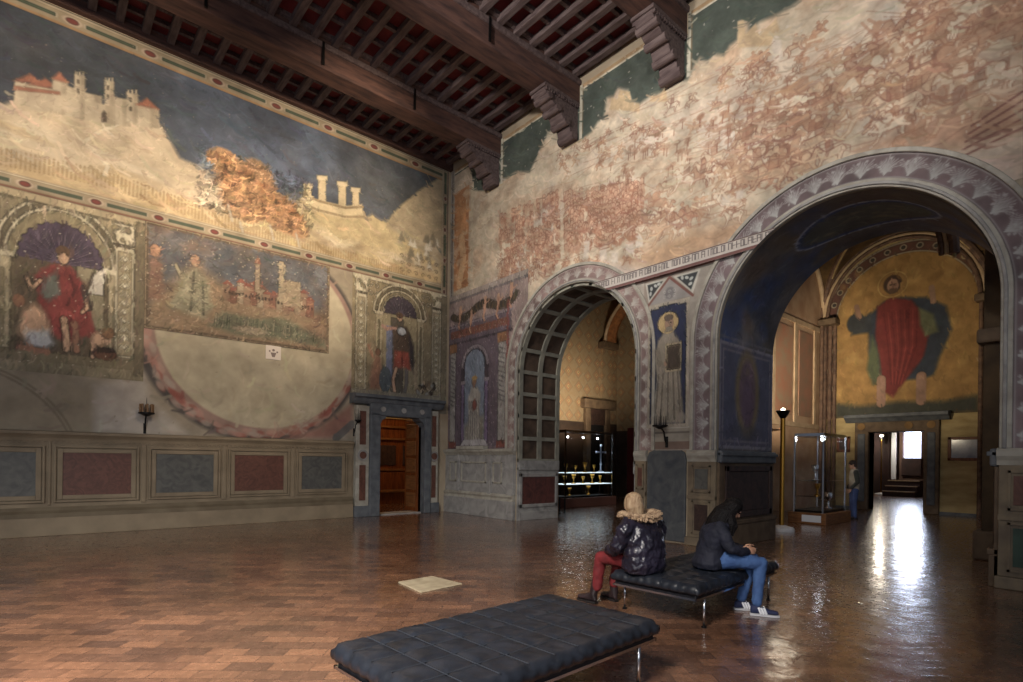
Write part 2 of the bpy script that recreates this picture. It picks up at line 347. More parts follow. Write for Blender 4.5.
# carved corbels under the beam ends
names = ['carved wooden corbel under the beam nearest the corner of the room', 'carved wooden corbel under the middle beam above the battle fresco', 'large dark carved corbel at the top of the picture, above the battle fresco']
for i, y in enumerate(BY[:3]):
    t = thing('beam_corbel', (XR, y+.25, 9.2), names[i], 'corbel', 'carved corbels under the ceiling beams')
    prof = [(XR, 9.2), (9.5, 9.2), (9.42, 9.3), (9.36, 9.46), (9.18, 9.5), (9.1, 9.62), (8.98, 9.7), (8.86, 9.74), (8.74, 9.82), (8.62, 9.88), (8.57, 9.94), (8.57, 10.06), (XR, 10.06)]
    MB().prism(prof, 'y', y+.05, y+.45).build('bracket', WOOD_J, t, bevel=.012)
    mb = MB()
    for x, z, r in ((9.52, 9.27, .1), (9.28, 9.5, .09), (9.0, 9.7, .085), (8.72, 9.86, .08)):
        mb.tube([(x, y+.01, z), (x, y+.49, z)], r, 14)
    mb.build('scroll', WOOD_J, t, smooth=False)
    mb = MB(); mb.box(8.53, XR-.01, y-.01, y+.51, 9.99, 10.06)
    for k in range(14): mb.box(8.58+k*.078, 8.62+k*.078, y-.005, y+.505, 9.93, 9.99)
    mb.build('dentil_moulding', WOOD_J, t)

# ------------------------------------------------------------------ left wall: dado, plinth, doorway
dd = sempty('trim_1', (1, YL, 0))
X0, X1 = -3.5, 6.55
MB().box(X0, X1, YL-.14, YL, 0, .36).build('plinth', BEIGE, dd, bevel=.01)
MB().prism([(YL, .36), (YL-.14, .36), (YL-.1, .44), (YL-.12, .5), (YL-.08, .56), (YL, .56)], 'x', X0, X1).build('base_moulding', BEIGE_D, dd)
MB().box(X0, X1, YL-.06, YL, .56, 1.9).build('dado_field', BEIGE, dd)
MB().prism([(YL, 1.86), (YL-.08, 1.86), (YL-.1, 1.92), (YL-.13, 1.96), (YL-.17, 2.0), (YL-.17, 2.05), (YL, 2.07)], 'x', X0, X1).build('cornice', BEIGE, dd)
mb = MB()
for k in range(110): mb.box(X0+.09*k, X0+.09*k+.045, YL-.1, YL-.07, 1.83, 1.87)
mb.build('dentils', BEIGE, dd)
edges = [(-2.73, -1.6), (-1.15, .02), (.43, 1.56), (2.01, 3.14), (3.59, 4.72), (5.17, 6.24)]
for k, (a, b) in enumerate(edges):
    m = PORPH if k % 2 == 0 else SLATE
    MB().box(a, b, YL-.066, YL-.05, .79, 1.64).build('red_panel' if k % 2 == 0 else 'grey_panel', m, dd)
    mb = MB()
    for e, t, zz in ((.0, .085, .03), (.1, .04, .05)):
        for (xa, xb, za, zb) in ((a-e-t, a-e, .79-e-t, 1.64+e+t), (b+e, b+e+t, .79-e-t, 1.64+e+t), (a-e, b+e, .79-e-t, .79-e), (a-e, b+e, 1.64+e, 1.64+e+t)):
            mb.box(xa, xb, YL-.06-zz, YL-.05, za, zb)
    mb.build('panel_frame', BEIGE, dd, bevel=.008)
for a, b in [(e[1]+.22, n_[0]-.22) for e, n_ in zip(edges, edges[1:])]:
    MB().box(a-.04, b+.04, YL-.09, YL-.05, .6, 1.84).build('pilaster_strip', BEIGE, dd, bevel=.01)

# grey stone doorway in the left wall
dr = sempty('door_1', (8.0, YL, 0))
def frame_box(x0, x1, d, z0, z1, nm, m, par=dr, bev=.012): return MB().box(x0, x1, YL-d, YL, z0, z1).build(nm, m, par, bevel=bev)
frame_box(6.6, 6.98, .16, 0, 3.05, 'marble_pilaster', MARBLE_L); frame_box(8.93, 9.24, .16, 0, 3.05, 'marble_pilaster', MARBLE_L)
frame_box(6.56, 7.0, .2, 0, .3, 'pilaster_base', STONE); frame_box(8.92, 9.28, .2, 0, .3, 'pilaster_base', STONE)
MB().box(6.98, 7.29, YL-.24, YL+.3, 0, 2.86).build('stone_jamb', STONE, dr, bevel=.02); MB().box(8.73, 8.95, YL-.24, YL+.3, 0, 2.86).build('stone_jamb', STONE, dr, bevel=.02)
MB().box(6.98, 8.95, YL-.24, YL+.3, 2.8, 3.14).build('lintel', STONE, dr, bevel=.02)
MB().prism([(YL, 3.1), (YL-.2, 3.1), (YL-.26, 3.16), (YL-.3, 3.24), (YL-.38, 3.28), (YL-.38, 3.36), (YL, 3.38)], 'x', 6.46, 9.36).build('door_cornice', STONE, dr)
for x in (7.29, 8.73):   # little shouldered brackets in the upper corners
    s_ = 1 if x < 8 else -1
    MB().prism([(x, 2.8), (x+s_*.2, 2.8), (x+s_*.16, 2.74), (x+s_*.06, 2.68), (x, 2.55)], 'y', YL-.2, YL+.2).build('corner_bracket', STONE, dr)
for xc, hw in ((6.79, .09), (9.085, .07)):
    for z0, z1 in ((.45, 1.42), (1.98, 2.9)): MB().box(xc-hw, xc+hw, YL-.172, YL-.15, z0, z1).build('red_inlay', PORPH, dr)
    o = MB().tube([(xc, YL-.165, 1.69), (xc, YL-.19, 1.69)], .15, 24).build('roundel_rim', MARBLE, dr); MB().tube([(xc, YL-.19, 1.69), (xc, YL-.2, 1.69)], .1, 24).build('roundel', PORPH, dr)
for x in (7.35, 8.0, 8.6): MB().tube([(x, YL-.235, 2.98), (x, YL-.27, 2.98)], .075, 20).build('lintel_boss', MARBLE, dr)
# open wooden leaf
lf = MB(); Mx = Matrix.Translation((8.72, YL+.12, 0)) @ Matrix.Rotation(math.radians(91), 4, 'Z')
lf.box(0, .72, -.03, .03, .02, 2.78, Mx)
leaf = lf.build('door_leaf', WOODW, dr, bevel=.01)
for k in range(5):
    for sd in (-1, 1):
        p = MB(); p.box(.1, .62, sd*.03-.012, sd*.03+.012, .15+k*.52, .58+k*.52, Mx); p.build('leaf_panel', WOODP, dr, bevel=.008)
MB().box(7.29, 8.73, YL-.05, YL+.5, 0, .03).build('threshold', MARBLE, dr)
# room behind the doorway
br_ = sempty('wall_back', (8, 18, 0))
MB().box(5.0, 11.1, 18.6, 18.8, 0, 4.5).build('panelled_wall', WOODW, br_)
MB().box(4.9, 5.0, YL+.5, 18.8, 0, 4.5).build('side_wall', WOODW, br_); MB().box(11.0, 11.1, YL+.5, 18.8, 0, 4.5).build('side_wall', WOODW, br_)
MB().box(4.9, 11.1, YL+.5, 18.8, 4.5, 4.6).build('room_ceiling', CHAPEL, br_)
for k in range(5):
    MB().box(6.6+k*1.0, 7.3+k*1.0, 18.55, 18.6, 1.35, 2.1).build('inlaid_panel', DPANEL, br_, bevel=.02)
for z in (1.15, 2.3, 2.75): MB().box(5.0, 11.0, 18.48, 18.6, z, z+.08).build('wall_moulding', WOODP, br_, bevel=.01)
MB().box(5.0, 11, 18.5, 18.6, 3.1, 4.4).build('gilded_frieze', OCHRE, br_)
bw = thing('choir_bench', (8.5, 18.0, 0), 'long wooden bench along the panelled wall seen through the stone doorway', 'bench')
MB().box(6.0, 10.8, 17.6, 18.45, .4, .47).build('seat', WOODP, bw, bevel=.01); MB().box(6.05, 10.75, 17.7, 18.4, 0, .4).build('base', WOODW, bw)
MB().box(6.0, 10.8, 18.36, 18.46, .47, 1.1).build('backrest', WOODW, bw, bevel=.01)
point('panelled_room_lamp', (8.6, 16.4, 3.9), 42, (1, .66, .34), .2)

# ------------------------------------------------------------------ arches in the right wall
def ring(cy, r0, r1, sp, z0, x0, x1, n=64):
    """moulding that runs up one jamb, round the arch and down the other"""
    mb = MB(); path = [(cy, 1, z0)] ; vs = []; secs = []
    def sec(fn): secs.append([fn(r0, x1), fn(r0, x0), fn(r1, x0), fn(r1, x1)])
    sec(lambda r, x: (x, cy+r, z0))
    for k in range(n+1):
        a = PI*k/n; sec(lambda r, x, a=a: (x, cy+r*math.cos(a), sp+r*math.sin(a)))
    sec(lambda r, x: (x, cy-r, z0))
    for q in secs: vs += q
    fs = [(4*i+j, 4*i+(j+1) % 4, 4*i+4+(j+1) % 4, 4*i+4+j) for i in range(len(secs)-1) for j in range(4)]
    fs += [(0, 1, 2, 3), tuple(4*(len(secs)-1)+j for j in (3, 2, 1, 0))]
    return mb.add(vs, fs)
def band_place(cy, sp, z0, x):
    Ls = sp-z0
    def f(U, V):
        rm = f.rm; A = np.clip((U-Ls)/rm, 0, PI)
        Y = cy+V*np.cos(A); Z = sp+V*np.sin(A)
        Z = np.where(U < Ls, z0+U, np.where(U > Ls+PI*rm, sp-(U-Ls-PI*rm), Z)); Y = np.where(U < Ls, cy+V, np.where(U > Ls+PI*rm, cy-V, Y))
        return np.full_like(U, x), Y, Z
    return f
def arch_surround(nm, A, rin, rb0, rb1, rout, z0, seed, cols):
    t = sempty(nm, (XR, A['cy'], z0)); cy, sp = A['cy'], A['sp']
    ring(cy, rin, rb0, sp, z0, XR-.06, XR+.02).build('inner_moulding', MARBLE_L, t, bevel=.012)
    ring(cy, rin+.25*(rb0-rin), rin+.6*(rb0-rin), sp, z0, XR-.085, XR-.05).build('inner_bead', MARBLE, t, bevel=.01)
    ring(cy, rb1, rout, sp, z0, XR-.05, XR+.02).build('outer_moulding', MARBLE_L, t, bevel=.012)
    rm = (rb0+rb1)/2; L = 2*(sp-z0)+PI*rm; c = Canvas(0, L, rb0, rb1, 60, cols[0]); c.mottle(.3, .5, seed)
    r = random.Random(seed); n = int(L/.34); wd = rb1-rb0
    for k in range(n):     # acanthus sprays along the band
        u = (k+.5)*L/n; v = rm
        c.ell((u, v-.02), .09, wd*.34, cols[1], .45, .6)
        for q in range(13):
            a = PI*(q+.5)/13; R = wd*(.28+.22*r.random()); c.stroke([(u, v-wd*.35), (u+.6*R*math.cos(a), v-wd*.1+.5*R*math.sin(a)), (u+1.25*R*math.cos(a), v-wd*.05+R*math.sin(a))], .014, cols[2], .75)
        for q in range(5): c.ell((u+(r.random()-.5)*.2, v+(r.random()-.5)*wd*.7), .022, .018, cols[2], .7, .4)
    c.stroke([(0, rb0+.02), (L, rb0+.02)], .012, cols[2], .8); c.stroke([(0, rb1-.02), (L, rb1-.02)], .012, cols[2], .8)
    f = band_place(cy, sp, z0, XR-.015); f.rm = rm
    c.obj('acanthus_band', f, parent=t)
    return t
arch_surround('trim_2', A1, 1.92, 2.0, 2.31, 2.38, 1.84, 5, ((140, 112, 106), (160, 148, 136), (190, 184, 172)))
arch_surround('trim_3', A2, 2.0, 2.13, 2.49, 2.56, 1.84, 9, ((118, 98, 100), (140, 136, 134), (182, 182, 178)))

# pier fronts and caps below the bands
pr_ = sempty('trim_4', (XR, 6.2, 0))
def capital(y0, y1, par=pr_, m=MARBLE_L):
    MB().prism([(XR+.02, 1.62), (XR-.05, 1.62), (XR-.06, 1.68), (XR-.09, 1.74), (XR-.09, 1.8), (XR-.06, 1.84), (XR+.02, 1.85)], 'y', y0, y1).build('cap_moulding', m, par)
PSTONE = mat('buff_pier_stone', (134, 120, 98), .7, c2=(104, 92, 78), scale=4, bump=.1)
def pier_front(y0, y1, c1, c2, par=pr_, m=PSTONE):
    MB().box(XR-.05, XR+.01, y0, y1, .16, 1.62).build('pier_face', m, par, bevel=.01)
    MB().box(XR-.1, XR+.01, y0-.03, y1+.03, 0, .16).build('pier_base', m, par, bevel=.015)
    w_ = y1-y0
    for (za, zb, cc) in ((1.1, 1.48, c1), (.3, .8, c2)):
        MB().box(XR-.062, XR-.03, y0+w_*.27, y1-w_*.27, za, zb).build('inlay_panel', cc, par)
        mb = MB(); a, b = y0+w_*.17, y1-w_*.17; t_ = .03
        for q in ((a, a+t_, za-.07, zb+.07), (b-t_, b, za-.07, zb+.07), (a, b, za-.07, za-.04), (a, b, zb+.04, zb+.07)): mb.box(XR-.07, XR-.04, *q)
        mb.build('inlay_frame', PSTONE, par)
    mb = MB().box(XR-.075, XR, y0, y1, .9, .97); mb.build('string_moulding', m, par)
pier_front(5.3, 5.88, SLATE, DPANEL); pier_front(6.86, 7.13, PORPH, DPANEL)
capital(5.3, 5.9); capital(6.84, 7.15)
GREEN = mat('green_marble_inlay', (60, 82, 70), .5, c2=(42, 58, 50), scale=6)
pier_front(.74, 1.3, PORPH, GREEN); capital(.6, 1.32)
MB().box(XR-.05, XR+.01, -1.5, .7, 0, 2.02).build('pier_face', BROWNSTONE, pr_)
# tall slate slab between the arches, rounded top
mb = MB(); out = [(5.93, .03), (6.83, .03), (6.83, 1.7), (6.79, 1.8), (6.7, 1.84), (6.04, 1.84), (5.97, 1.8), (5.93, 1.7)]
tag(mb.prism(out, 'x', XR-.05, XR+.01).build('slate_slab', mat('blue_slate', (92, 95, 96), .45, c2=(66, 70, 76), scale=2.2, dist=2), bevel=.02), 'tall blue-grey stone slab set in the wall between the two arches', 'stone slab')

# coffered lining of the left arch
cf = sempty('trim_5', (10.4, 9.05, 0)); CY, CR, SP = A1['cy'], A1['r'], A1['sp']
COFB = mat('coffer_ground', (96, 78, 64), .8, c2=(62, 50, 42), scale=3)
RIB = mat('pale_rib_paint', (150, 148, 134), .7, c2=(124, 122, 112), scale=4)
def lining(xa, xb, ra, rb, s0, s1, nm, m, nseg=6):
    """a slab of the lining, following jamb and arch: s measured up the jamb from the floor, continuing round the arch"""
    Ls = SP; vs = []; S_ = [s0+(s1-s0)*k/nseg for k in range(nseg+1)]
    tot = 2*Ls+PI*CR
    for s in S_:
        for r in (ra, rb):
            if s < Ls: p = (CY+r, s)
            elif s > Ls+PI*CR: p = (CY-r, tot-s)
            else: a = (s-Ls)/CR; p = (CY+r*math.cos(a), SP+r*math.sin(a))
            vs += [(xa, *p), (xb, *p)]
    fs = []
    for i in range(nseg):
        k = 4*i; fs += [(k, k+1, k+5, k+4), (k+2, k+6, k+7, k+3), (k, k+4, k+6, k+2), (k+1, k+3, k+7, k+5)]
    fs += [(0, 2, 3, 1), (4*nseg, 4*nseg+1, 4*nseg+3, 4*nseg+2)]
    return MB().add(vs, fs)
TOT = 2*SP+PI*CR
lining(XR, 11.2, CR, CR+.02-.04, 1.6, TOT-1.6, 'x', COFB, 80).build('coffer_ground', COFB, cf)
for xa, xb in ((XR, XR+.13), (10.37, 10.51), (11.07, 11.2)):
    lining(xa, xb, CR-.07, CR-.01, 1.55, TOT-1.55, 'x', RIB, 90).build('long_rib', RIB, cf)
nr = int((TOT-3.2)/.575)
for k in range(nr+1):
    s = 1.6+(TOT-3.2)*k/nr
    lining(XR, 11.2, CR-.065, CR-.01, s-.05, s+.05, 'x', RIB, 2).build('cross_rib', RIB, cf)
for sg in (1, -1):
    y = CY+sg*CR; a, b = (y-.05*sg, y) if sg > 0 else (y, y+.05)
    MB().box(XR, 11.2, min(a, b), max(a, b), 0, 1.42).build('jamb_facing', MARBLE, cf)
    a, b = y-.07*sg, y
    MB().box(XR+.12, 11.06, min(a, b), max(a, b), .42, 1.16).build('jamb_panel', mat('veined_red_marble', (98, 58, 52), .5, c2=(66, 42, 40), scale=2.5, dist=3), cf)
    mb = MB(); a, b = y-.09*sg, y; lo, hi = min(a, b), max(a, b)
    for q in ((XR+.04, 11.16, 0, .22), (XR, 11.2, 1.34, 1.6), (XR+.04, XR+.13, .34, 1.26), (11.05, 11.14, .34, 1.26), (XR+.04, 11.14, .34, .43), (XR+.04, 11.14, 1.16, 1.26)): mb.box(q[0], q[1], lo, hi, q[2], q[3])
    mb.build('jamb_frame', MARBLE, cf, bevel=.01)

# lining of the right arch: painted jamb and vault, dark panelled base
sf = sempty('trim_6', (10.8, 3.3, 0)); CY2, CR2, SP2 = A2['cy'], A2['r'], A2['sp']
for sg in (1, -1):
    y = CY2+sg*CR2
    def sb(x0, x1, d, z0, z1, nm, m, bev=.01):
        a, b = y-d*sg, y; return MB().box(x0, x1, min(a, b), max(a, b), z0, z1).build(nm, m, sf, bevel=bev)
    sb(XR, 11.95, .05, 0, 1.6, 'jamb_facing', BROWNSTONE); sb(XR, 11.98, .1, 0, .42, 'jamb_base', BROWNSTONE); sb(XR, 11.98, .12, .42, .5, 'base_moulding', BROWNSTONE)
    sb(XR+.32, 11.7, .065, .66, 1.44, 'dark_panel', DPANEL)
    for q in ((XR+.2, XR+.32, .54, 1.55), (11.7, 11.82, .54, 1.55), (XR+.2, 11.82, .54, .66), (XR+.2, 11.82, 1.44, 1.55)): sb(q[0], q[1], .085, q[2], q[3], 'panel_frame', DPANEL)
    sb(XR-.02, 11.98, .1, 1.6, 1.84, 'cap_moulding', STONE, .03); sb(XR-.02, 11.98, .13, 1.74, 1.8, 'cap_bead', STONE)
L0 = SP2-1.84; LT = 2*L0+PI*CR2
c = Canvas(0, LT, XR+.02, 11.94, 45, (104, 98, 98)); c.mottle(.5, 1.0, 3); c.mottle(1.1, 1.2, 4, (62, 84, 140)); c.mottle(.8, 1.5, 14, (134, 106, 70))
def jambart(s0, s1):
    c.rect(s0, s1, XR+.02, 11.94, (104, 100, 120)); a, b = XR+.02, 11.94; d = (s1-s0)
    for k, (e, cc) in enumerate(((.0, (150, 146, 158)), (.06, (90, 88, 112)), (.13, (142, 136, 148)), (.17, (84, 88, 116)))): c.rect(s0+e, s1-e, a+e, b-e, cc, .8)
    m_ = (s0+s1)/2; vc = (a+b)/2; sg = 1 if s0 < LT/2 else -1
    c.ell((m_+.1*sg, vc), .85, .5, (150, 124, 76), .75, .25); c.ell((m_+.1*sg, vc), .66, .34, (118, 94, 110), .9, .25)
    c.ell((m_+.52*sg, vc), .1, .09, (126, 102, 92), .7, .3); c.ell((m_-.1*sg, vc), .5, .22, (112, 88, 112), .8, .3); c.ell((m_-.7*sg, vc), .16, .6, (84, 82, 88), .5, .5)
jambart(.04, L0+.02); jambart(LT-L0-.02, LT-.04)
for s in (L0+.1, LT-L0-.1): c.stroke([(s, XR), (s, 12)], .05, (120, 118, 128), .7)
for k in range(46):
    s = L0+.3+rng.random()*(LT-2*L0-.6); x = XR+.3+rng.random()*1.7
    c.ell((s, x), .1+.3*rng.random(), .1+.25*rng.random(), [(66, 88, 150), (136, 102, 74), (106, 90, 84), (84, 88, 110)][k % 4], .4, .7, rng.random()*3)
mid = LT/2; c.ell((mid+.05, 10.75), 1.16, .62, (160, 172, 196), 1, .04); c.ell((mid+.05, 10.75), 1.11, .57, (66, 84, 136), 1, .04); c.ell((mid+.05, 10.75), 1.04, .5, (92, 96, 92), 1, .12)
for k in range(26): q = rng.random()*6.28; rr = rng.random()**.5; c.ell((mid+.85*rr*math.cos(q), 10.75+.36*rr*math.sin(q)), .07, .05, (134, 122, 100), .5, .5)
def place_soffit(U, V):
    A = np.clip((U-L0)/CR2, 0, PI); r = CR2-.012
    Y = CY2+r*np.cos(A); Z = SP2+r*np.sin(A)
    Z = np.where(U < L0, 1.84+U, np.where(U > L0+PI*CR2, SP2-(U-L0-PI*CR2), Z)); Y = np.where(U < L0, CY2+r, np.where(U > L0+PI*CR2, CY2-r, Y)); return V, Y, Z
c.brush(60, .16, .025, .2, 17, .6, 3)
c.obj('painted_vault_lining', place_soffit, parent=sf)

# ------------------------------------------------------------------ frescoes of the left wall
def gem_border(c, u0, u1, v0, v1, step, along='u', seed=0, base=(150, 134, 104), panel=(72, 86, 66)):
    """painted frame: pale strip with dark green lozenges and red roundels"""
    c.rect(u0, u1, v0, v1, base)
    if along == 'u':
        h = v1-v0; c.stroke([(u0, v0+.1*h), (u1, v0+.1*h)], .03, (126, 78, 60)); c.stroke([(u0, v1-.1*h), (u1, v1-.1*h)], .025, (186, 172, 144)); n = round((u1-u0)/step)
        for k in range(n):
            a = u0+(k+.0)*(u1-u0)/n; d = (u1-u0)/n; m = (v0+v1)/2
            c.rect(a+.24*d, a+.96*d-.04, m-.16*h, m+.16*h, (168, 156, 132)); c.rect(a+.27*d, a+.93*d-.04, m-.11*h, m+.11*h, panel)
            c.ell((a+.1*d, m), .13*d, .27*h, (176, 156, 132), 1, .3); c.ell((a+.1*d, m), .075*d, .17*h, (118, 52, 44), 1, .3)
    else:
        w_ = u1-u0; c.stroke([(u0+.12*w_, v0), (u0+.12*w_, v1)], .025, (186, 172, 144)); c.stroke([(u1-.12*w_, v0), (u1-.12*w_, v1)], .03, (120, 92, 80)); n = max(1, round((v1-v0)/step))
        for k in range(n):
            a = v0+k*(v1-v0)/n; d = (v1-v0)/n; m = (u0+u1)/2
            c.rect(m-.15*w_, m+.15*w_, a+.26*d, a+.94*d, panel); c.ell((m, a+.1*d), .24*w_, .1*d, (176, 156, 132), 1, .3); c.ell((m, a+.1*d), .14*w_, .06*d, (110, 56, 50), 1, .3)
UL, UR = -3.6, 9.6
c = Canvas(UL, UR, 6.66, 10.48, 60, (72, 84, 102))
c.poly([(UL, 8), (1.5, 8), (2.2, 10.5), (UL, 10.5)], (48, 54, 62), .9, soft=1.2); c.poly([(3.0, 8.3), (6.4, 8.3), (6.0, 9.6), (2.6, 9.9)], (84, 98, 124), .9, soft=.9)
c.poly([(6.0, 8.2), (9.5, 8.2), (9.5, 10.3), (6.4, 10.3)], (84, 88, 92), .8, soft=.8)
c.mottle(.28, .9, 21); c.mottle(.5, .7, 22, (92, 92, 98)); c.mottle(.5, 1.1, 23, (50, 56, 70))
HB = (190, 172, 142); HD = (158, 138, 106); HY = (196, 166, 110)
h1 = Lp((0, 106), (20, 98), (50, 96), (85, 112), (120, 118), (158, 122), (170, 140), (180, 158), (196, 165), (212, 176), (226, 196), (246, 210), (262, 238), (300, 262), (0, 200))
c.poly([(UL, 6.6), (UL, 8.15)]+h1[:-2]+[(5.3, 6.6)], HB, 1, soft=.05)
h2 = Lp((225, 215), (250, 205), (275, 196), (300, 200), (330, 206), (365, 218), (372, 214), (386, 222), (400, 206), (420, 190), (436, 180), (446, 176), (446, 286))
c.poly(h2+[(3.6, 6.6)], (188, 168, 120), 1, soft=.05); c.poly(Lp((386, 226), (400, 208), (420, 191), (446, 176), (446, 270), (420, 250)), (166, 150, 118), 1, soft=.06)
for k in range(90):     # soft earth folds
    t = rng.random(); u = UL+.2+t*12.6; top = 8.1-.05*u if u < 2.6 else max(6.9, 8.0-.5*(u-2.6)) if u < 5 else 7.6; v = 6.8+rng.random()*(top-6.9)
    c.ell((u, v), .3+.5*rng.random(), .05+.1*rng.random(), [(206, 190, 162), (146, 124, 92), (210, 196, 168), (170, 146, 104)][k % 4], .4, .9, -.5+rng.random()*1.0)
c.poly(Lp((0, 160), (60, 165), (120, 172), (180, 196), (250, 226), (330, 252), (440, 276), (446, 288), (0, 188)), HY, .55, soft=.15)
for k in range(190):    # low picket fence
    u = UL+.1+k*.069; v = 7.42-.02*u+.08*math.sin(u*1.3) if u < 4 else 7.2
    if u < 8.2: c.stroke([(u, v-.32), (u+.01, v)], .022, (148, 116, 66), .6)
c.stroke(Lp((118, 124), (96, 134), (84, 142), (98, 156), (108, 166), (104, 176)), .07, (206, 194, 168), .8)
c.brush(20, .4, .05, .1, 2, -.3, 1.2, (UL, UR, 6.9, 10.1))
def town(px0, parts, wall=(178, 164, 138), roof=(152, 92, 68), dark=(86, 74, 62)):
    """parts: x, y_top, width, y_base, kind"""
    for (x, yt, wd, yb, kind) in parts:
        q = Lp((x, yb), (x+wd, yb+wd*.12), (x+wd, yt+wd*.25), (x, yt)); c.poly(q, wall, 1, soft=.02)
        q2 = Lp((x+wd*.62, yb+2), (x+wd, yb+wd*.12), (x+wd, yt+wd*.25), (x+wd*.62, yt+wd*.15)); c.poly(q2, (146, 132, 108), .7, soft=.03)
        if kind == 't':
            for k in range(3): a = x+wd*(.08+.33*k); c.poly(Lp((a, yt+2), (a+wd*.2, yt+2.5), (a+wd*.2, yt-2), (a, yt-2.4)), wall, 1, soft=.015)
            for k in range(2): c.poly(Lp((x+wd*.3, yt+6+k*9), (x+wd*.46, yt+6.3+k*9), (x+wd*.46, yt+10+k*9), (x+wd*.3, yt+9.7+k*9)), dark, .9, soft=.015)
        if kind == 'r': c.poly(Lp((x-1, yt+1), (x+wd*.45, yt-6), (x+wd+1, yt+wd*.25+1), (x+wd*.6, yt+4)), roof, 1, soft=.03)
        if kind == 'g': c.poly(Lp((x+wd*.4, yb), (x+wd*.62, yb), (x+wd*.62, yb-8), (x+wd*.51, yb-11), (x+wd*.4, yb-8)), dark, 1, soft=.02)
town(0, [(14, 80, 36, 104, 'r'), (30, 84, 34, 110, 'r'), (52, 78, 16, 112, 'r'), (66, 86, 14, 116, 'w'), (74, 74, 11, 118, 't'), (84, 92, 18, 120, 'w'), (112, 96, 18, 124, 'w'), (104, 80, 10, 122, 't'), (126, 92, 12, 122, 't'), (137, 104, 22, 126, 'r'), (94, 102, 20, 122, 'g')])
c.poly(Lp((14, 88), (76, 96), (76, 112), (14, 104)), (184, 168, 142), .8, soft=.03); c.poly(Lp((14, 86), (60, 92), (60, 95), (14, 90)), (150, 92, 70), .9, soft=.02)
# round walled fort on the right-hand hill
for (x, yt, wd, yb) in ((318, 176, 8, 206), (338, 182, 8, 210), (352, 188, 7, 212), (304, 184, 7, 202)):
    c.poly(Lp((x, yb), (x+wd, yb+1), (x+wd, yt+1), (x, yt)), (198, 178, 136), 1, soft=.02); c.poly(Lp((x-1.5, yt+4), (x+wd+1.5, yt+5), (x+wd+1.5, yt), (x-1.5, yt-1)), (208, 190, 150), 1, soft=.02)
c.poly(Lp((300, 192), (318, 200), (345, 206), (362, 204), (364, 218), (344, 219), (316, 212), (300, 204)), (204, 184, 140), 1, soft=.03)
c.stroke(Lp((300, 192), (318, 201), (345, 208), (363, 207)), .05, (150, 128, 88), .9); c.stroke(Lp((300, 202), (317, 210), (345, 217), (364, 217)), .05, (150, 128, 88), .8)
# ochre bushy outcrop in the middle of the landscape
OC = (176, 130, 84)
for (x, y, rx, ry, ro) in ((222, 160, .34, .28, .3), (234, 178, .42, .5, .1), (244, 200, .55, .5, -.3), (258, 185, .42, .6, .2), (262, 205, .5, .4, 0), (278, 212, .62, .42, -.6), (292, 222, .45, .3, -.7)):
    p = Lp((x, y))[0]; c.ell(p, rx, ry, OC, .95, .2, ro)
for k in range(70):
    x = 218+rng.random()*80; y = 158+(x-218)*.75+rng.random()*30-10; p = Lp((x, y))[0]; c.ell(p, .08, .05, [(120, 76, 40), (206, 158, 98), (148, 92, 48)][k % 3], .6, .6, rng.random()*3)
c.brush(420, .16, .03, .38, 19, .6, 2.2, (2.75, 5.35, 7.3, 8.75))
for (x, y) in ((228, 205), (240, 222), (270, 226), (296, 234)): p = Lp((x, y), (x+4, y+16)); c.stroke(p, .06, (180, 172, 156), .7)
for k in range(30):     # small pale tents low on the right
    x = 396+rng.random()*44; y = 236+rng.random()*30; p = Lp((x, y))[0]; c.poly([(p[0]-.1, p[1]-.12), (p[0]+.1, p[1]-.12), (p[0], p[1]+.13)], [(206, 200, 182), (170, 156, 128), (120, 112, 92)][k % 3], .9, soft=.03)
c.curls(7.9, 9.3, 6.98, 7.6, .22, .07, .02, (110, 92, 66), .6, 4)
gem_border(c, UL, UR, 10.14, 10.47, 1.32); c.rect(UL, UR, 10.14, 10.19, (158, 122, 78)); gem_border(c, UL, UR, 6.66, 6.96, 1.1); gem_border(c, 9.36, 9.6, 6.66, 10.47, .85, 'v')
c.mottle(.12, .25, 31)
c.contour(.6); c.brush(150, .1, .014, .14, 1, .4, 2.6, (UL, UR, 6.98, 10.1)); c.specks(300, (150, 136, 116), .014, 3, .4)
tag(c.obj('landscape_fresco', on_left()), 'wide painted landscape of pale hills and walled towns, high on the left wall', 'fresco')

# lower zone: painted niche on the far left
OL = (150, 136, 104); OLD = (108, 98, 74); OLL = (188, 178, 148)
def pilaster(c, u0, u1, v0, v1, seed, cap=.5):
    c.rect(u0, u1, v0, v1, OLL); c.rect(u0+.05, u1-.05, v0+.05, v1-cap-.1, OL); c.rect(u0+.085, u1-.085, v0+.1, v1-cap-.14, (168, 156, 122))
    n = int((v1-v0-cap)/.2)
    for k in range(n):
        v = v0+.2+k*(v1-v0-cap-.3)/n; m = (u0+u1)/2; w_ = (u1-u0)*.24
        c.stroke([(m-w_, v), (m-w_*.3, v+.08), (m, v), (m+w_*.3, v+.08), (m+w_, v)], .022, (206, 198, 168), .9); c.ell((m, v+.02), w_*.45, .035, (216, 208, 180), .9, .4); c.stroke([(m-w_*.8, v-.05), (m+w_*.8, v-.05)], .016, (116, 104, 76), .7)
    c.rect(u0-.03, u1+.03, v1-cap, v1-cap+.05, OLD)
    for k in range(14): a = rng.random(); b = rng.random(); c.ell((u0+a*(u1-u0), v1-cap+.08+b*(cap-.16)), .07, .05, [(206, 196, 166), (120, 108, 80), (190, 180, 150)][k % 3], .8, .5, a*3)
    c.rect(u0-.05, u1+.05, v1-.07, v1, OLL)
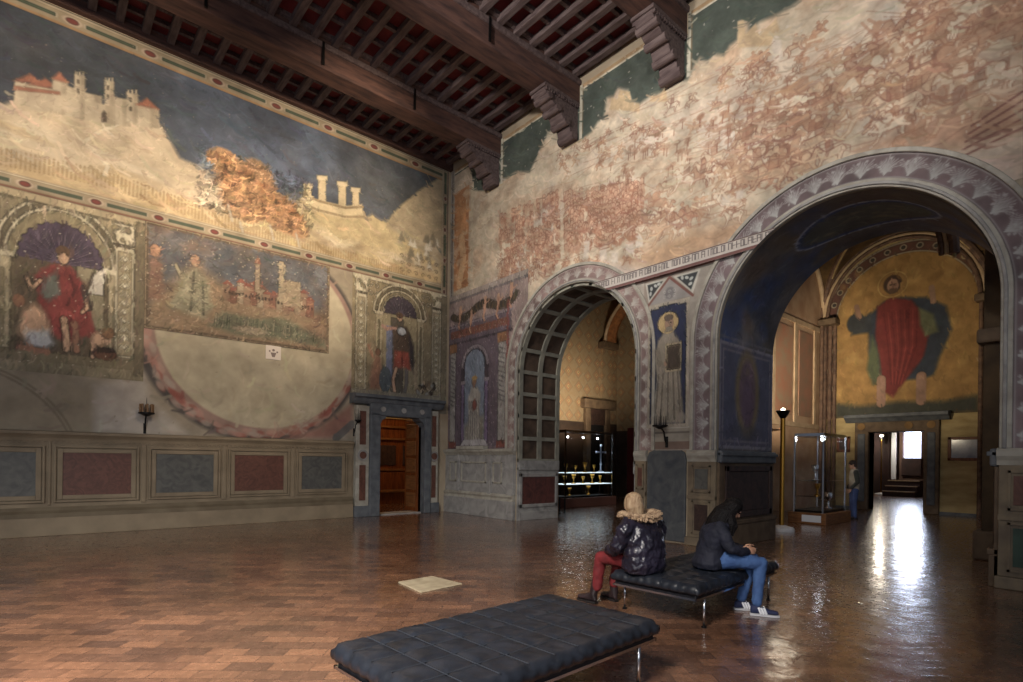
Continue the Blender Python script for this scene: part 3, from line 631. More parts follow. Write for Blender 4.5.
def shell(c, cu, cv, ru, rv, *cols):
    n = cols[3] if len(cols) > 3 else 13
    c.ell((cu, cv), ru, rv, cols[0], 1, .03)
    for k in range(n+1):
        a = PI*k/n; c.stroke([(cu, cv-.1*rv), (cu+.97*ru*math.cos(a), cv+.97*rv*math.sin(a))], .022, cols[1], .75); c.ell((cu+ru*.95*math.cos(a), cv+rv*.95*math.sin(a)), ru*.1, rv*.09, cols[0], 1, .2)
        a += PI/n/2; c.stroke([(cu+.3*ru*math.cos(a), cv+.3*rv*math.sin(a)), (cu+.9*ru*math.cos(a), cv+.9*rv*math.sin(a))], .04, cols[2], .5)
SK = (196, 156, 122); SKD = (150, 106, 80)
c = Canvas(-3.4, 1.76, 3.2, 6.66, 56, (140, 128, 98)); US0 = c.us
c.mottle(.15, .5, 40); c.rect(-3.4, 1.76, 3.42, 3.62, (124, 112, 84))
CU, CV = -.22, 5.42      # arch axis
c.us = (US0-.37)/.8-.22
for r_, wd, cc in ((1.22, .07, OLL), (1.13, .05, OLD), (1.05, .06, OLL), (.96, .1, (126, 116, 86)), (.86, .03, OLL)):
    c.arc((CU, CV), r_, 0, PI, wd, cc, 1)
c.rect(CU-1.0, CU+1.0, 3.6, CV, (104, 92, 68)); c.ell((CU, CV), .86, .95, (136, 124, 92), 1, .03); c.rect(CU-.86, CU+.86, 3.6, CV, (112, 98, 74))
shell(c, CU, CV+.05, .8, .72, (76, 62, 82), (118, 102, 120), (56, 46, 62))
c.rect(CU-.86, CU+.86, 3.62, CV-.02, (92, 80, 62)); c.rect(CU+.3, CU+.86, 4.2, CV, (138, 128, 100)); c.poly([(CU+.5, 4.9), (CU+.86, 4.9), (CU+.86, 5.5), (CU+.62, 5.3)], (196, 190, 176), .9)
for sx in (-1, 1):
    c.rect(CU+sx*1.08-.14, CU+sx*1.08+.14, 3.62, CV, (160, 148, 116)); c.stroke([(CU+sx*1.08, 3.7), (CU+sx*1.08, 5.1)], .08, (128, 116, 86), .8); c.rect(CU+sx*1.06-.2, CU+sx*1.06+.2, CV-.06, CV+.06, OLL)
c.curls(CU-1.5, CU-1.2, 5.9, 6.5, .25, .09, .025, (206, 196, 168), .9, 3); c.curls(.95, 1.4, 6.1, 6.55, .25, .09, .025, (206, 196, 168), .9, 4)
c.us = US0; pilaster(c, 1.24, 1.58, 3.66, 6.5, 1); pilaster(c, -.9, -.56, 3.66, 6.5, 2)
c.rect(-3.4, 1.76, 6.5, 6.66, (172, 156, 120)); c.stroke([(-3.4, 6.5), (1.76, 6.5)], .03, OLD); c.rect(1.58, 1.76, 3.3, 6.6, (112, 100, 76)); c.stroke([(1.68, 3.6), (1.68, 6.5)], .04, OLD)
c.us = (US0-.37)/.8-.22
# seated red-robed figure, a crouching figure and a small child with a basket
c.poly([(-.72, 5.1), (-.42, 5.35), (-.05, 5.38), (.2, 5.1), (.34, 4.6), (.42, 4.2), (.22, 4.1), (-.1, 4.2), (-.5, 4.25), (-.66, 4.6)], (128, 48, 46), 1, soft=.05)
c.poly([(-.56, 5.05), (-.3, 5.25), (-.24, 4.8), (-.46, 4.6), (-.62, 4.75)], (96, 100, 92), 1, soft=.05); c.poly([(-.5, 4.5), (.3, 4.5), (.5, 4.1), (.1, 3.95), (-.05, 3.8), (-.4, 4.0)], (142, 56, 52), 1, soft=.06)
c.stroke([(-.16, 4.3), (-.12, 4.05), (-.1, 3.72)], .15, SK); c.stroke([(.04, 4.25), (.08, 4.0), (.1, 3.72)], .14, SKD); c.stroke([(-.05, 5.2), (.05, 4.9), (-.1, 4.6)], .04, (96, 34, 34)); c.stroke([(.2, 5.0), (.34, 4.6)], .12, (70, 60, 58))
c.stroke([(-.62, 5.0), (-.78, 4.8), (-.86, 5.02)], .09, SK); c.stroke([(.28, 4.75), (.3, 4.6), (.2, 4.5)], .09, SK)
c.ell((-.18, 5.56), .12, .16, SK, 1, .2); c.ell((-.19, 5.66), .14, .11, (96, 70, 48), 1, .25); c.ell((-.18, 5.52), .09, .11, SK, 1, .3)
c.poly([(-1.05, 3.95), (-.92, 4.4), (-.72, 4.55), (-.5, 4.4), (-.4, 4.05), (-.5, 3.85), (-.9, 3.8)], SK, 1, soft=.06); c.ell((-1.0, 4.55), .11, .13, (132, 92, 66), 1, .3); c.poly([(-.9, 3.98), (-.45, 4.05), (-.32, 3.8), (-.5, 3.66), (-.85, 3.7)], (176, 180, 186), 1, soft=.06); c.stroke([(-1.0, 3.66), (-.45, 3.62)], .1, SKD)
c.poly([(.36, 4.0), (.5, 4.16), (.7, 4.1), (.8, 3.95), (.6, 3.85), (.4, 3.72)], SK, 1, soft=.05); c.ell((.74, 4.14), .13, .12, (128, 92, 60), 1, .3); c.stroke([(.42, 3.9), (.42, 3.62)], .1, SK); c.ell((.68, 3.7), .25, .13, (104, 68, 48), 1, .15); c.ell((.68, 3.78), .22, .05, (60, 42, 34), 1, .2)
c.stroke([(.46, 5.5), (.2, 4.7)], .02, (90, 70, 60)); c.us = US0; c.mottle(.1, .2, 41)
c.contour(1.3); c.brush(200, .13, .02, .22, 5); c.specks(260, (214, 204, 178), .014, 6, .6)
tag(c.obj('niche_fresco', on_left(.02)), 'painted niche with purple shell and seated figure in red robe, at far left', 'fresco', None)

# plaster wall zone with the great worn circle, below the landscape
c = Canvas(-3.6, 9.6, 2.05, 6.66, 45, (158, 144, 120))
c.mottle(.18, .8, 50); c.mottle(.7, .9, 51, (176, 166, 150))
c.poly([(-3.6, 2.05), (.6, 2.05), (.6, 3.4), (-3.6, 3.4)], (152, 136, 108), .8, soft=.1); c.poly(Lp((-10, 400), (60, 385), (92, 390), (92, 434), (-10, 434)), (146, 130, 102), .6, soft=.05)
for r_ in (2.0, 1.93): c.arc((-1.3, 1.35), r_, 0, PI, .04, (118, 104, 80), .8)
c.poly(Lp((95, 385), (145, 372), (150, 400), (190, 436), (95, 432)), (182, 172, 160), .8, soft=.1)
# circle: dark rim, red worn ring, pale plaster disc
O = (4.15, 4.52)
P_ = []
for k in range(73): a = 2*PI*k/72; P_.append((O[0]+2.62*math.cos(a), O[1]+2.55*math.sin(a)))
c.poly(P_, (74, 68, 66), .95, soft=.05); c.ell((O[0]+.05, O[1]), 2.5, 2.42, (150, 118, 104), 1, .015)
for k in range(120):
    a = PI*(1+rng.random()); rr = 2.28+.22*rng.random(); c.ell((O[0]+rr*math.cos(a), O[1]+rr*math.sin(a)), .12, .06, [(150, 74, 60), (176, 128, 112), (166, 150, 134)][k % 3], .7, .6, a+1.57)
c.ell((O[0]+.1, O[1]+.05), 2.3, 2.26, (178, 166, 136), 1, .02)
for k in range(60): a = rng.random()*6.28; rr = 2.2*rng.random()**.5; c.ell((O[0]+.1+rr*math.cos(a), O[1]+rr*math.sin(a)), .3+.3*rng.random(), .2, [(186, 174, 146), (168, 154, 124)][k % 2], .3, .9, rng.random()*3)
c.poly(Lp((285, 438), (318, 428), (352, 404), (352, 430), (330, 438)), (150, 96, 82), .8, soft=.08); c.stroke(Lp((352, 424), (336, 438)), .2, (96, 98, 98), .8)
c.mottle(.06, .15, 52)
c.brush(10, .3, .05, .08, 15, .3, 3); c.specks(200, (120, 108, 92), .015, 16, .5)
tag(c.obj('plaster_circle', on_left(.008), lambda U, V: ~((U > 6.9) & (V < 3.0))), 'bare plaster wall zone with a large circular scar and worn red rim, above the dado', 'wall painting')

# framed painting of a hill town, inside the circle
c = Canvas(1.76, 5.86, 4.36, 6.68, 60, (92, 92, 96)); c.mottle(.3, .5, 60); c.mottle(.8, .5, 61, (122, 96, 78)); c.mottle(.6, .3, 62, (70, 80, 92))
c.poly([(1.76, 4.9), (2.3, 5.5), (2.7, 6.0), (3.2, 5.7), (3.8, 5.5), (5.86, 5.4), (5.86, 4.3), (1.76, 4.3)], (146, 120, 88), .9, soft=.15)
for k in range(14):
    u = 3.3+k*.15; h = .2+.3*rng.random(); b = 5.3+.1*rng.random(); c.rect(u, u+.2, b-.1, b+h, [(138, 108, 84), (126, 84, 66), (150, 132, 106)][k % 3], .95); c.poly([(u-.03, b+h), (u+.1, b+h+.12), (u+.23, b+h)], (136, 76, 60), .95)
    for q in range(2): c.rect(u+.04+q*.09, u+.07+q*.09, b+.1, b+.16, (66, 52, 46), .9)
c.rect(4.0, 4.12, 5.6, 6.3, (150, 130, 104)); c.poly([(3.98, 6.3), (4.06, 6.5), (4.14, 6.3)], (140, 92, 72), 1); c.rect(4.55, 4.68, 5.5, 6.5, (156, 140, 112)); c.rect(4.5, 4.73, 6.36, 6.44, (160, 146, 118)); c.rect(4.66, 5.1, 5.4, 6.06, (150, 132, 104))
c.poly([(3.0, 4.62), (3.3, 5.0), (4.0, 4.95), (4.6, 5.1), (5.8, 4.8), (5.8, 4.5), (4.6, 4.55), (3.6, 4.5)], (98, 104, 82), .8, soft=.06)
for k in range(60): u = 3.1+rng.random()*2.6; c.stroke([(u, 4.6+.1*rng.random()), (u+.02, 4.85+.1*rng.random())], .025, [(140, 140, 112), (74, 84, 66), (170, 160, 130)][k % 3], .7)
c.poly([(2.2, 4.9), (2.5, 5.7), (2.75, 5.9), (2.98, 5.65), (3.06, 5.0), (2.9, 4.75)], (140, 134, 106), 1, soft=.06); c.ell((2.72, 6.05), .1, .14, (168, 130, 100), 1, .2); c.stroke([(2.46, 5.6), (2.34, 5.86)], .08, (150, 140, 112)); c.stroke([(2.7, 5.8), (2.64, 4.9)], .03, (100, 96, 78)); c.stroke([(2.88, 5.6), (2.9, 4.85)], .03, (100, 96, 78))
c.poly([(1.8, 5.0), (1.84, 5.9), (1.98, 5.95), (2.1, 5.8), (2.1, 5.0)], (142, 106, 84), .9, soft=.05); c.ell((1.95, 6.08), .1, .14, (170, 126, 94), 1, .2)
c.ell((3.9, 4.66), .4, .1, (150, 134, 110), .9, .3); c.poly([(5.1, 4.9), (5.86, 5.6), (5.86, 4.6)], (120, 92, 70), .7, soft=.1)
for w_, cc in ((.1, (112, 92, 70)), (.035, (160, 138, 106))): c.stroke([(1.78, 4.38), (5.84, 4.38), (5.84, 6.66), (1.78, 6.66)], w_, cc, 1, closed=True)
c.mottle(.14, .2, 63)
c.contour(1.4); c.brush(200, .13, .022, .22, 7, .3, 2.4); c.specks(300, (186, 170, 140), .016, 8, .6)
tag(c.obj('town_fresco', on_left(.024)), 'worn rectangular painting of a hill town with two robed figures, above the plaster disc', 'fresco')

# painted niche above the stone doorway
c = Canvas(6.5, 9.6, 3.36, 6.68, 60, (138, 124, 92)); c.mottle(.15, .5, 70)
CU, CV = 7.98, 5.75
for r_, wd, cc in ((.84, .06, OLL), (.76, .05, OLD), (.69, .06, OLL), (.61, .06, (126, 114, 84)), (.56, .03, OLL)): c.arc((CU, CV), r_, 0, PI, wd, cc, 1)
c.ell((CU, CV), .54, .56, (128, 116, 88), 1, .04); shell(c, CU, CV+.02, .52, .5, (70, 60, 74), (104, 92, 104), (50, 44, 56), 11)
c.rect(CU-.54, CU+.54, 3.5, CV, (150, 138, 104)); c.rect(CU-.3, CU+.1, 3.5, CV-.1, (92, 84, 72)); c.rect(CU-.45, CU-.25, 3.9, 5.4, (112, 120, 148))
for sx in (-1, 1): c.rect(CU+sx*.68-.1, CU+sx*.68+.1, 3.5, CV-.05, (164, 152, 118)); c.stroke([(CU+sx*.68, 3.6), (CU+sx*.68, 5.5)], .05, (122, 110, 80)); c.rect(CU+sx*.68-.14, CU+sx*.68+.14, CV-.08, CV+.02, OLL)
pilaster(c, 6.6, 6.92, 3.5, 6.6, 3, .45); pilaster(c, 9.05, 9.38, 3.5, 6.6, 4, .45)
c.curls(6.95, 7.3, 6.1, 6.55, .2, .08, .022, (206, 196, 168), .9, 5); c.curls(8.65, 9.0, 6.1, 6.55, .2, .08, .022, (206, 196, 168), .9, 6)
c.poly([(7.72, 5.3), (7.86, 5.45), (8.18, 5.45), (8.32, 5.2), (8.3, 4.7), (8.2, 4.5), (7.82, 4.5), (7.76, 4.9)], (88, 70, 56), 1, soft=.04); c.ell((8.02, 5.3), .15, .13, (176, 182, 192), 1, .3)
c.poly([(7.8, 4.72), (8.28, 4.72), (8.34, 4.2), (8.06, 4.26), (7.78, 4.18)], (164, 74, 52), 1, soft=.04); c.stroke([(8.04, 4.7), (8.05, 4.28)], .03, (112, 46, 36)); c.poly([(8.25, 5.3), (8.42, 4.9), (8.44, 4.1), (8.3, 4.4)], (58, 52, 56), 1, soft=.04)
c.stroke([(7.82, 5.36), (7.56, 5.3), (7.42, 5.36)], .1, (170, 130, 112)); c.stroke([(7.86, 4.2), (7.76, 3.85), (7.82, 3.55)], .11, SK); c.stroke([(8.2, 4.2), (8.2, 3.8), (8.14, 3.5)], .11, (110, 104, 100)); c.ell((7.96, 5.68), .09, .12, SK, 1, .2); c.ell((7.95, 5.76), .11, .08, (92, 66, 46), 1, .3)
c.poly([(7.0, 3.55), (7.1, 4.2), (7.2, 4.5), (7.36, 4.45), (7.4, 4.0), (7.34, 3.55)], SKD, 1, soft=.05); c.ell((7.28, 4.6), .09, .1, (120, 84, 60), 1, .3); c.stroke([(7.12, 4.45), (6.98, 4.75)], .07, SKD); c.ell((7.52, 3.85), .19, .36, (84, 96, 104), 1, .08)
c.poly([(8.5, 3.55), (8.4, 4.3), (8.54, 4.35), (8.62, 3.6)], (170, 150, 118), .8, soft=.05)
for k in range(24): c.ell((8.55+rng.random()*.6, 3.55+rng.random()*.35), .07, .05, [(196, 170, 130), (64, 52, 44), (122, 98, 72), (150, 150, 146)][k % 4], .9, .5, rng.random()*3)
c.rect(6.5, 9.6, 3.36, 3.52, (138, 130, 110)); c.rect(6.5, 9.6, 6.58, 6.68, OLL); c.rect(9.4, 9.6, 3.36, 6.6, (128, 116, 90)); c.mottle(.1, .2, 71)
c.contour(1.3); c.brush(230, .11, .016, .22, 9); c.specks(260, (214, 204, 178), .012, 10, .6)
tag(c.obj('niche_fresco', on_left(.02)), 'painted niche with standing armoured figure in a red kilt, above the stone doorway', 'fresco')

# ------------------------------------------------------------------ frescoes of the right wall
def outside(cy, sp, R):
    def k(U, V): return ~(((U-cy)**2+(V-sp)**2 < R*R) & (V > sp) | ((np.abs(U-cy) < R) & (V <= sp)))
    return k
k1, k2 = outside(A1['cy'], A1['sp'], 2.34), outside(A2['cy'], A2['sp'], 2.52)
c = Canvas(.2, 14.2, 5.35, 10.58, 60, (202, 184, 154))
c.mottle(.12, 1.0, 80); c.mottle(.9, 1.2, 81, (206, 192, 178)); c.mottle(.8, .7, 82, (188, 152, 116)); c.mottle(.4, .3, 83, (176, 134, 100))
sky = (70, 80, 70)
ridge = Wp((450, 196), (480, 190), (504, 262), (504, 262))
ridge = [(14.2, 9.9), (13.6, 9.75), (12.5, 9.3)]+Wp((504, 180), (516, 172), (530, 172), (540, 150), (548, 133), (556, 128), (560, 145), (579, 142), (592, 132), (598, 122), (604, 118), (607, 98), (614, 96), (618, 88), (628, 90), (632, 102), (640, 104), (650, 96), (660, 94), (666, 82), (688, 80), (694, 66), (700, 58), (708, 62), (714, 54), (724, 56), (730, 46), (738, 40), (740, 22), (748, 20), (750, 30), (760, 22), (775, 16), (790, 8), (800, 0))+[(.2, 10.58-.1), (.2, 10.6), (14.2, 10.6)]
c.poly(ridge, sky, 1, soft=.05); 
for k in range(80): p = (4+rng.random()*10, 9.5+rng.random()*1.0); 
def castle(pts, cc=(198, 168, 122)): c.poly(Wp(*pts), cc, 1, soft=.02)
castle(((610, 110), (612, 98), (618, 100), (620, 90), (630, 92), (632, 102), (640, 104), (640, 112))); castle(((650, 102), (652, 94), (660, 96), (666, 86), (668, 102)))
castle(((738, 48), (738, 22), (744, 20), (746, 34), (756, 24), (760, 36), (776, 18), (780, 30), (770, 46))); castle(((772, 62), (773, 40), (776, 32), (781, 40), (783, 60)), (206, 190, 170)); castle(((704, 88), (720, 66), (730, 74), (724, 90)), (200, 178, 150))
# hillside bands of ochre and pale earth
for (q, cc, a) in ((((560, 170), (640, 130), (760, 60), (900, 20), (1023, -30), (1023, 10), (900, 60), (760, 100), (640, 160)), (206, 186, 164), .5),
        (((580, 262), (660, 262), (760, 215), (850, 160), (940, 150), (1023, 150), (1023, 200), (850, 200), (700, 262), (600, 290)), (204, 182, 166), .7),
        (((620, 260), (680, 235), (760, 215), (790, 205), (740, 240), (660, 270)), (190, 146, 102), .8), (((860, 150), (930, 115), (1023, 80), (1023, 130), (960, 150)), (180, 132, 98), .8), (((880, 100), (990, 50), (1023, 60), (1023, 90), (900, 125)), (198, 170, 140), .7)):
    c.poly(Wp(*q), cc, a, soft=.15)
R_ = random.Random(3); SI = [(150, 98, 70), (168, 116, 82), (134, 84, 66), (182, 134, 94), (142, 98, 76)]
def crowd(n, fu, fv, sz, seed, a=.55):
    """tangle of sienna drawn figures: rounded bodies, legs, raised spears, small round heads"""
    r = random.Random(seed)
    HS = [(-.9, .1), (-.75, .34), (-.3, .32), (.15, .3), (.42, .55), (.6, .85), (.8, .8), (1.0, .5), (.92, .42), (.72, .52), (.6, .2), (.56, -.05), (.75, -.45), (1.0, -.62), (.95, -.7), (.62, -.55), (.38, -.16), (-.2, -.16), (-.45, -.2), (-.4, -.5), (-.55, -.85), (-.66, -.82), (-.6, -.5), (-.75, -.2), (-.95, -.1)]
    L = sorted([(fu(r), fv(r)) for k in range(n)], key=lambda p: -p[1])
    for (u, v) in L:
        s = sz*(.6+.45*r.random()); cc = SI[r.randrange(5)]; d = 1 if r.random() < .65 else -1; t = .35*(r.random()-.35)*d; ct, sn = math.cos(t), math.sin(t); pale = [(218, 200, 170), (202, 168, 130), (210, 184, 150), (186, 142, 106)][r.randrange(4)]
        T = lambda x, y: (u+s*(x*d*ct-y*sn), v+s*(x*d*sn+y*ct))
        c.poly([T(x, y+.06*(r.random()-.5)) for x, y in HS], pale, .8); c.stroke([T(x, y) for x, y in HS], .016+.012*s, cc, a+.12, closed=True)
        c.stroke([T(-.7, .2), T(-.6, -.1)], .014, cc, a); c.stroke([T(.2, .2), T(.35, -.1)], .014, cc, a); c.stroke([T(-.9, .2), T(-1.15, 0), T(-1.1, -.4)], .02, cc, a)
        c.poly([T(-.28, .28), T(-.25, .85), T(-.05, .98), (T(.18, .85)), T(.15, .2), T(.25, -.1), T(.1, -.12), T(-.05, .2)], SI[r.randrange(5)], .5); c.stroke([T(-.28, .28), T(-.25, .85), T(-.05, .98), T(.18, .85), T(.15, .2)], .014+.01*s, cc, a)
        c.ell(T(-.03, 1.14), s*.15, s*.17, pale, .9, .2); c.arc(T(-.03, 1.16), s*.16, 0, PI, .016+.012*s, cc, a+.1, 8)
        if r.random() < .45: c.ell(T(.1, .55), s*.24, s*.3, pale, .9, .12); c.arc(T(.1, .55), s*.27, 0, 2*PI, .014+.01*s, cc, a, 14)
        if r.random() < .5: c.stroke([T(-.5, .5+.3*r.random()), T(1.5, .9+.8*r.random())], .014, cc, a)
def quad(px):      # random point inside a quad of the photographed wall
    P = Wp(*px)
    def g(r):
        a, b = r.random(), r.random(); p = [P[0][i]*(1-a)*(1-b)+P[1][i]*a*(1-b)+P[2][i]*a*b+P[3][i]*(1-a)*b for i in (0, 1)]; return p
    return g
def crowdq(n, px, sz, seed, a=.55):
    g = quad(px); st = {}
    def fu(r): st['p'] = g(r); return st['p'][0]
    crowd(n, fu, lambda r: st['p'][1], sz, seed, a)
# tight ranks of foot soldiers on the left
def ranks(px, nu, nv, cc, hd, seed):
    P = Wp(*px); r = random.Random(seed); N_ = []
    for k in range(int(nu*nv*1.5)):
        a, b = r.random(), r.random(); N_.append([P[0][t]*(1-a)*(1-b)+P[1][t]*a*(1-b)+P[2][t]*a*b+P[3][t]*(1-a)*b for t in (0, 1)])
    for p in sorted(N_, key=lambda p: -p[1]):
        c.ell((p[0], p[1]-.12), .05+.02*r.random(), .1, [cc, (176, 122, 88), (196, 156, 122)][r.randrange(3)], .6, .4); c.ell(p, .045, .055, hd, .85, .3); c.arc(p, .055, 0, 3.14, .014, (136, 84, 60), .7, 6)
        if r.random() < .3: c.stroke([(p[0]+.04, p[1]-.1), (p[0]+.06, p[1]+.2)], .01, (140, 90, 64), .6)
ranks(((500, 215), (560, 190), (560, 262), (500, 290)), 16, 12, (150, 92, 66), (196, 150, 116), 1)
ranks(((565, 192), (645, 178), (640, 232), (565, 250)), 22, 12, (158, 96, 66), (198, 156, 122), 2)
crowdq(40, ((500, 262), (640, 220), (640, 260), (500, 285)), .17, 5, .5)
crowdq(30, ((660, 180), (760, 130), (760, 210), (640, 250)), .3, 6, .5)
crowdq(36, ((740, 130), (840, 70), (850, 150), (740, 205)), .36, 7, .5)
crowdq(30, ((850, 60), (1015, -30), (1020, 70), (860, 120)), .44, 8, .5)
crowdq(26, ((900, 20), (1023, -40), (1023, 10), (900, 60)), .3, 12, .5)
crowdq(8, ((880, 110), (1015, 70), (1020, 110), (900, 145)), .36, 9, .45)
crowdq(26, ((670, 100), (820, 30), (830, 60), (680, 150)), .16, 10, .5)
crowdq(30, ((560, 150), (660, 110), (660, 150), (560, 185)), .13, 11, .5)
for k in range(70):     # little sienna trees and rocks
    a, b = rng.random(), rng.random(); p = Wp((600+a*190, 150-a*70+b*45))[0]; c.stroke([p, (p[0]+.01, p[1]-.16)], .02, (140, 86, 60), .8); c.ell((p[0], p[1]+.02), .08, .05, (156, 112, 82), .6, .5)
for k in range(160):    # long earth contours
    x = 520+rng.random()*500; y = 300-(x-500)*.33-rng.random()*150; p = Wp((x, y), (x+12+20*rng.random(), y-6-8*rng.random()), (x+50, y-22-6*rng.random())); c.stroke(p, .02, SI[k % 5], .35)
for (x, y, w_, h) in ((600, 262, 7, 14), (612, 264, 6, 12), (626, 256, 8, 12), (636, 248, 7, 12), (722, 206, 9, 9), (736, 200, 8, 8), (584, 258, 6, 16)):
    c.poly(Wp((x, y), (x+w_, y-w_*.3), (x+w_, y-h-w_*.3), (x, y-h)), (212, 196, 176), .9, soft=.03)
for k in range(5): c.stroke(Wp((960+k*3, 158-k*8), (1023, 128-k*9)), .03, (120, 66, 60), .7)
# pale border strips, tall at the corbels
BG = (186, 162, 118)
for y0, y1 in ((12.35, 14.2), (9.4, 11.72), (6.56, 8.82), (3.72, 6.0), (.2, 3.1)):
    c.rect(y0, y1, 10.34, 10.58, (168, 134, 88)); c.stroke([(y0, 10.36), (y1, 10.36)], .04, (206, 196, 170)); c.stroke([(y0, 10.53), (y1, 10.53)], .05, (178, 164, 136))
for y0 in (11.7, 8.79, 5.95, 3.1): c.rect(y0, y0+.09, 9.2, 10.58, (190, 182, 158)); c.rect(y0-.03, y0, 9.3, 10.58, (120, 98, 66), .8)
c.stroke([(12.35, 9.22), (11.7, 9.2)], .04, BG); c.stroke([(9.5, 9.17), (8.8, 9.17)], .04, BG)
# tall narrow orange painting at the corner, with border strips
c.rect(13.1, 14.2, 6.6, 10.3, (186, 166, 140)); c.rect(13.25, 13.98, 6.75, 9.75, (176, 118, 66)); 
for k in range(60): c.ell((13.3+rng.random()*.65, 6.8+rng.random()*2.8), .14, .1, [(206, 172, 130), (148, 88, 44), (196, 130, 70), (216, 190, 156)][k % 4], .6, .6, rng.random()*3)
c.rect(13.4, 13.9, 8.4, 9.4, (186, 124, 62), .8); c.stroke([(13.6, 8.3), (13.5, 7.6), (13.7, 6.9)], .28, (208, 168, 116), .8)
c.rect(14.0, 14.2, 6.4, 10.58, (150, 142, 130)); c.rect(13.02, 13.16, 6.5, 9.75, (196, 180, 150)); c.stroke([(14.1, 6.4), (14.1, 10.5)], .05, (96, 84, 78))
c.mottle(.16, .25, 85); c.mottle(.1, .08, 86)
c.brush(26, .35, .03, .1, 87, .35, .9); c.specks(500, (216, 204, 186), .02, 88, .5)
inb = lambda U, V: np.any([(U > y-.02) & (U < y+.52) & (V > 10.04) for y in BY], axis=0)
kk = lambda U, V: (V < 10.47) & ~inb(U, V) & k1(U, V) & k2(U, V) & ((V > 5.66) | (U < 1.5)) & ~((U > 10.7) & (V < 6.42))
tag(c.obj('battle_fresco', on_right(), kk), 'huge sienna painting of crowds and horsemen over hills, above both arches', 'fresco')
# painted ground of the pier between the arches
c = Canvas(5.2, 7.4, 1.84, 5.5, 64, (168, 158, 144)); c.mottle(.15, .4, 90)
c.rect(5.8, 6.98, 4.86, 5.42, (150, 134, 120))
c.poly([(6.95, 5.34), (6.42, 5.34), (6.86, 4.9)], (190, 186, 172)); c.poly([(5.68, 5.34), (6.3, 5.34), (5.84, 4.9)], (190, 186, 172)); c.poly([(6.9, 5.3), (6.52, 5.3), (6.84, 4.98)], (58, 62, 64)); c.poly([(5.74, 5.3), (6.2, 5.3), (5.88, 4.98)], (58, 62, 64))
for (u, v) in ((6.8, 5.2), (6.7, 5.24), (6.82, 5.1), (6.62, 5.26), (5.88, 5.2), (5.98, 5.24), (5.9, 5.1), (6.08, 5.26)): c.ell((u, v), .045, .03, (196, 200, 192), .9, .4, u*9)
c.poly([(6.37, 5.36), (6.88, 4.86), (5.84, 4.86)], (156, 150, 144)); c.stroke([(6.37, 5.34), (6.88, 4.86)], .05, (132, 82, 70)); c.stroke([(6.37, 5.34), (5.84, 4.86)], .05, (132, 82, 70)); c.ell((6.36, 5.02), .12, .12, (120, 116, 116), .9, .3); c.curls(6.2, 6.54, 4.9, 5.1, .12, .04, .012, (186, 182, 174), .8, 2)
c.stroke([(5.4, 5.42), (7.4, 5.42)], .05, (134, 84, 72)); c.rect(5.85, 6.9, 1.86, 2.3, (160, 150, 132)); c.stroke([(5.85, 2.2), (6.9, 2.2)], .03, (104, 94, 84)); c.stroke([(5.85, 2.3), (6.9, 2.3)], .03, (190, 182, 166)); c.rect(5.85, 6.9, 1.86, 2.02, (130, 104, 88)); c.mottle(.1, .15, 91)
kp = lambda U, V: k1(U, V) & k2(U, V)
struct(c.obj('trim_7', on_right(.01), kp))
# friar on dark blue, framed
c = Canvas(5.9, 6.86, 2.3, 4.84, 90, (172, 160, 140)); c.mottle(.12, .3, 92)
c.rect(5.97, 6.79, 2.38, 4.74, (44, 52, 84)); c.rect(6.16, 6.6, 4.7, 4.78, (44, 52, 84)); c.mottle(.15, .3, 93)
c.poly([(6.76, 2.38), (6.74, 2.7), (6.62, 3.2), (6.7, 3.7), (6.62, 4.1), (6.45, 4.26), (6.24, 4.22), (6.1, 4.0), (6.08, 3.3), (6.02, 2.7), (6.0, 2.38)], (156, 144, 124), 1, soft=.03)
for u in (6.15, 6.25, 6.36, 6.48, 6.58): c.stroke([(u, 3.4), (u+(u-6.36)*.4, 2.46)], .022, (116, 106, 90), .8); c.stroke([(u+.04, 3.4), (u+.04+(u-6.36)*.4, 2.46)], .018, (186, 174, 152), .7)
c.ell((6.38, 4.42), .24, .22, (206, 176, 112), 1, .08); c.ell((6.38, 4.42), .21, .19, (190, 158, 98), .8, .1); c.ell((6.36, 4.4), .1, .14, (166, 130, 102), 1, .15); c.ell((6.37, 4.52), .1, .06, (110, 92, 76), 1, .3); c.stroke([(6.3, 4.42), (6.33, 4.42)], .012, (70, 50, 40)); c.stroke([(6.31, 4.34), (6.36, 4.34)], .01, (110, 70, 60))
c.poly([(6.46, 4.24), (6.26, 4.24), (6.3, 4.34), (6.42, 4.34)], (140, 128, 108)); c.rect(6.06, 6.44, 3.42, 4.0, (186, 168, 130)); c.rect(6.1, 6.4, 3.47, 3.95, (84, 70, 56)); c.stroke([(6.12, 3.49), (6.38, 3.49), (6.38, 3.93), (6.12, 3.93)], .012, (150, 130, 96), .8, closed=True)
c.stroke([(6.62, 3.9), (6.56, 3.6), (6.44, 3.56)], .1, (144, 132, 112)); c.ell((6.43, 3.6), .04, .05, (170, 130, 100), 1, .3)
for (a, b) in ((6.68, .1), (6.05, .08)): c.ell((a, 2.5), .1, .1, (150, 140, 124), .8, .4)
c.contour(1.2); c.brush(300, .1, .012, .16, 13)
tag(c.obj('friar_fresco', on_right(.022)), 'tall painting of a grey-robed haloed friar holding a dark tablet on dark blue', 'fresco')
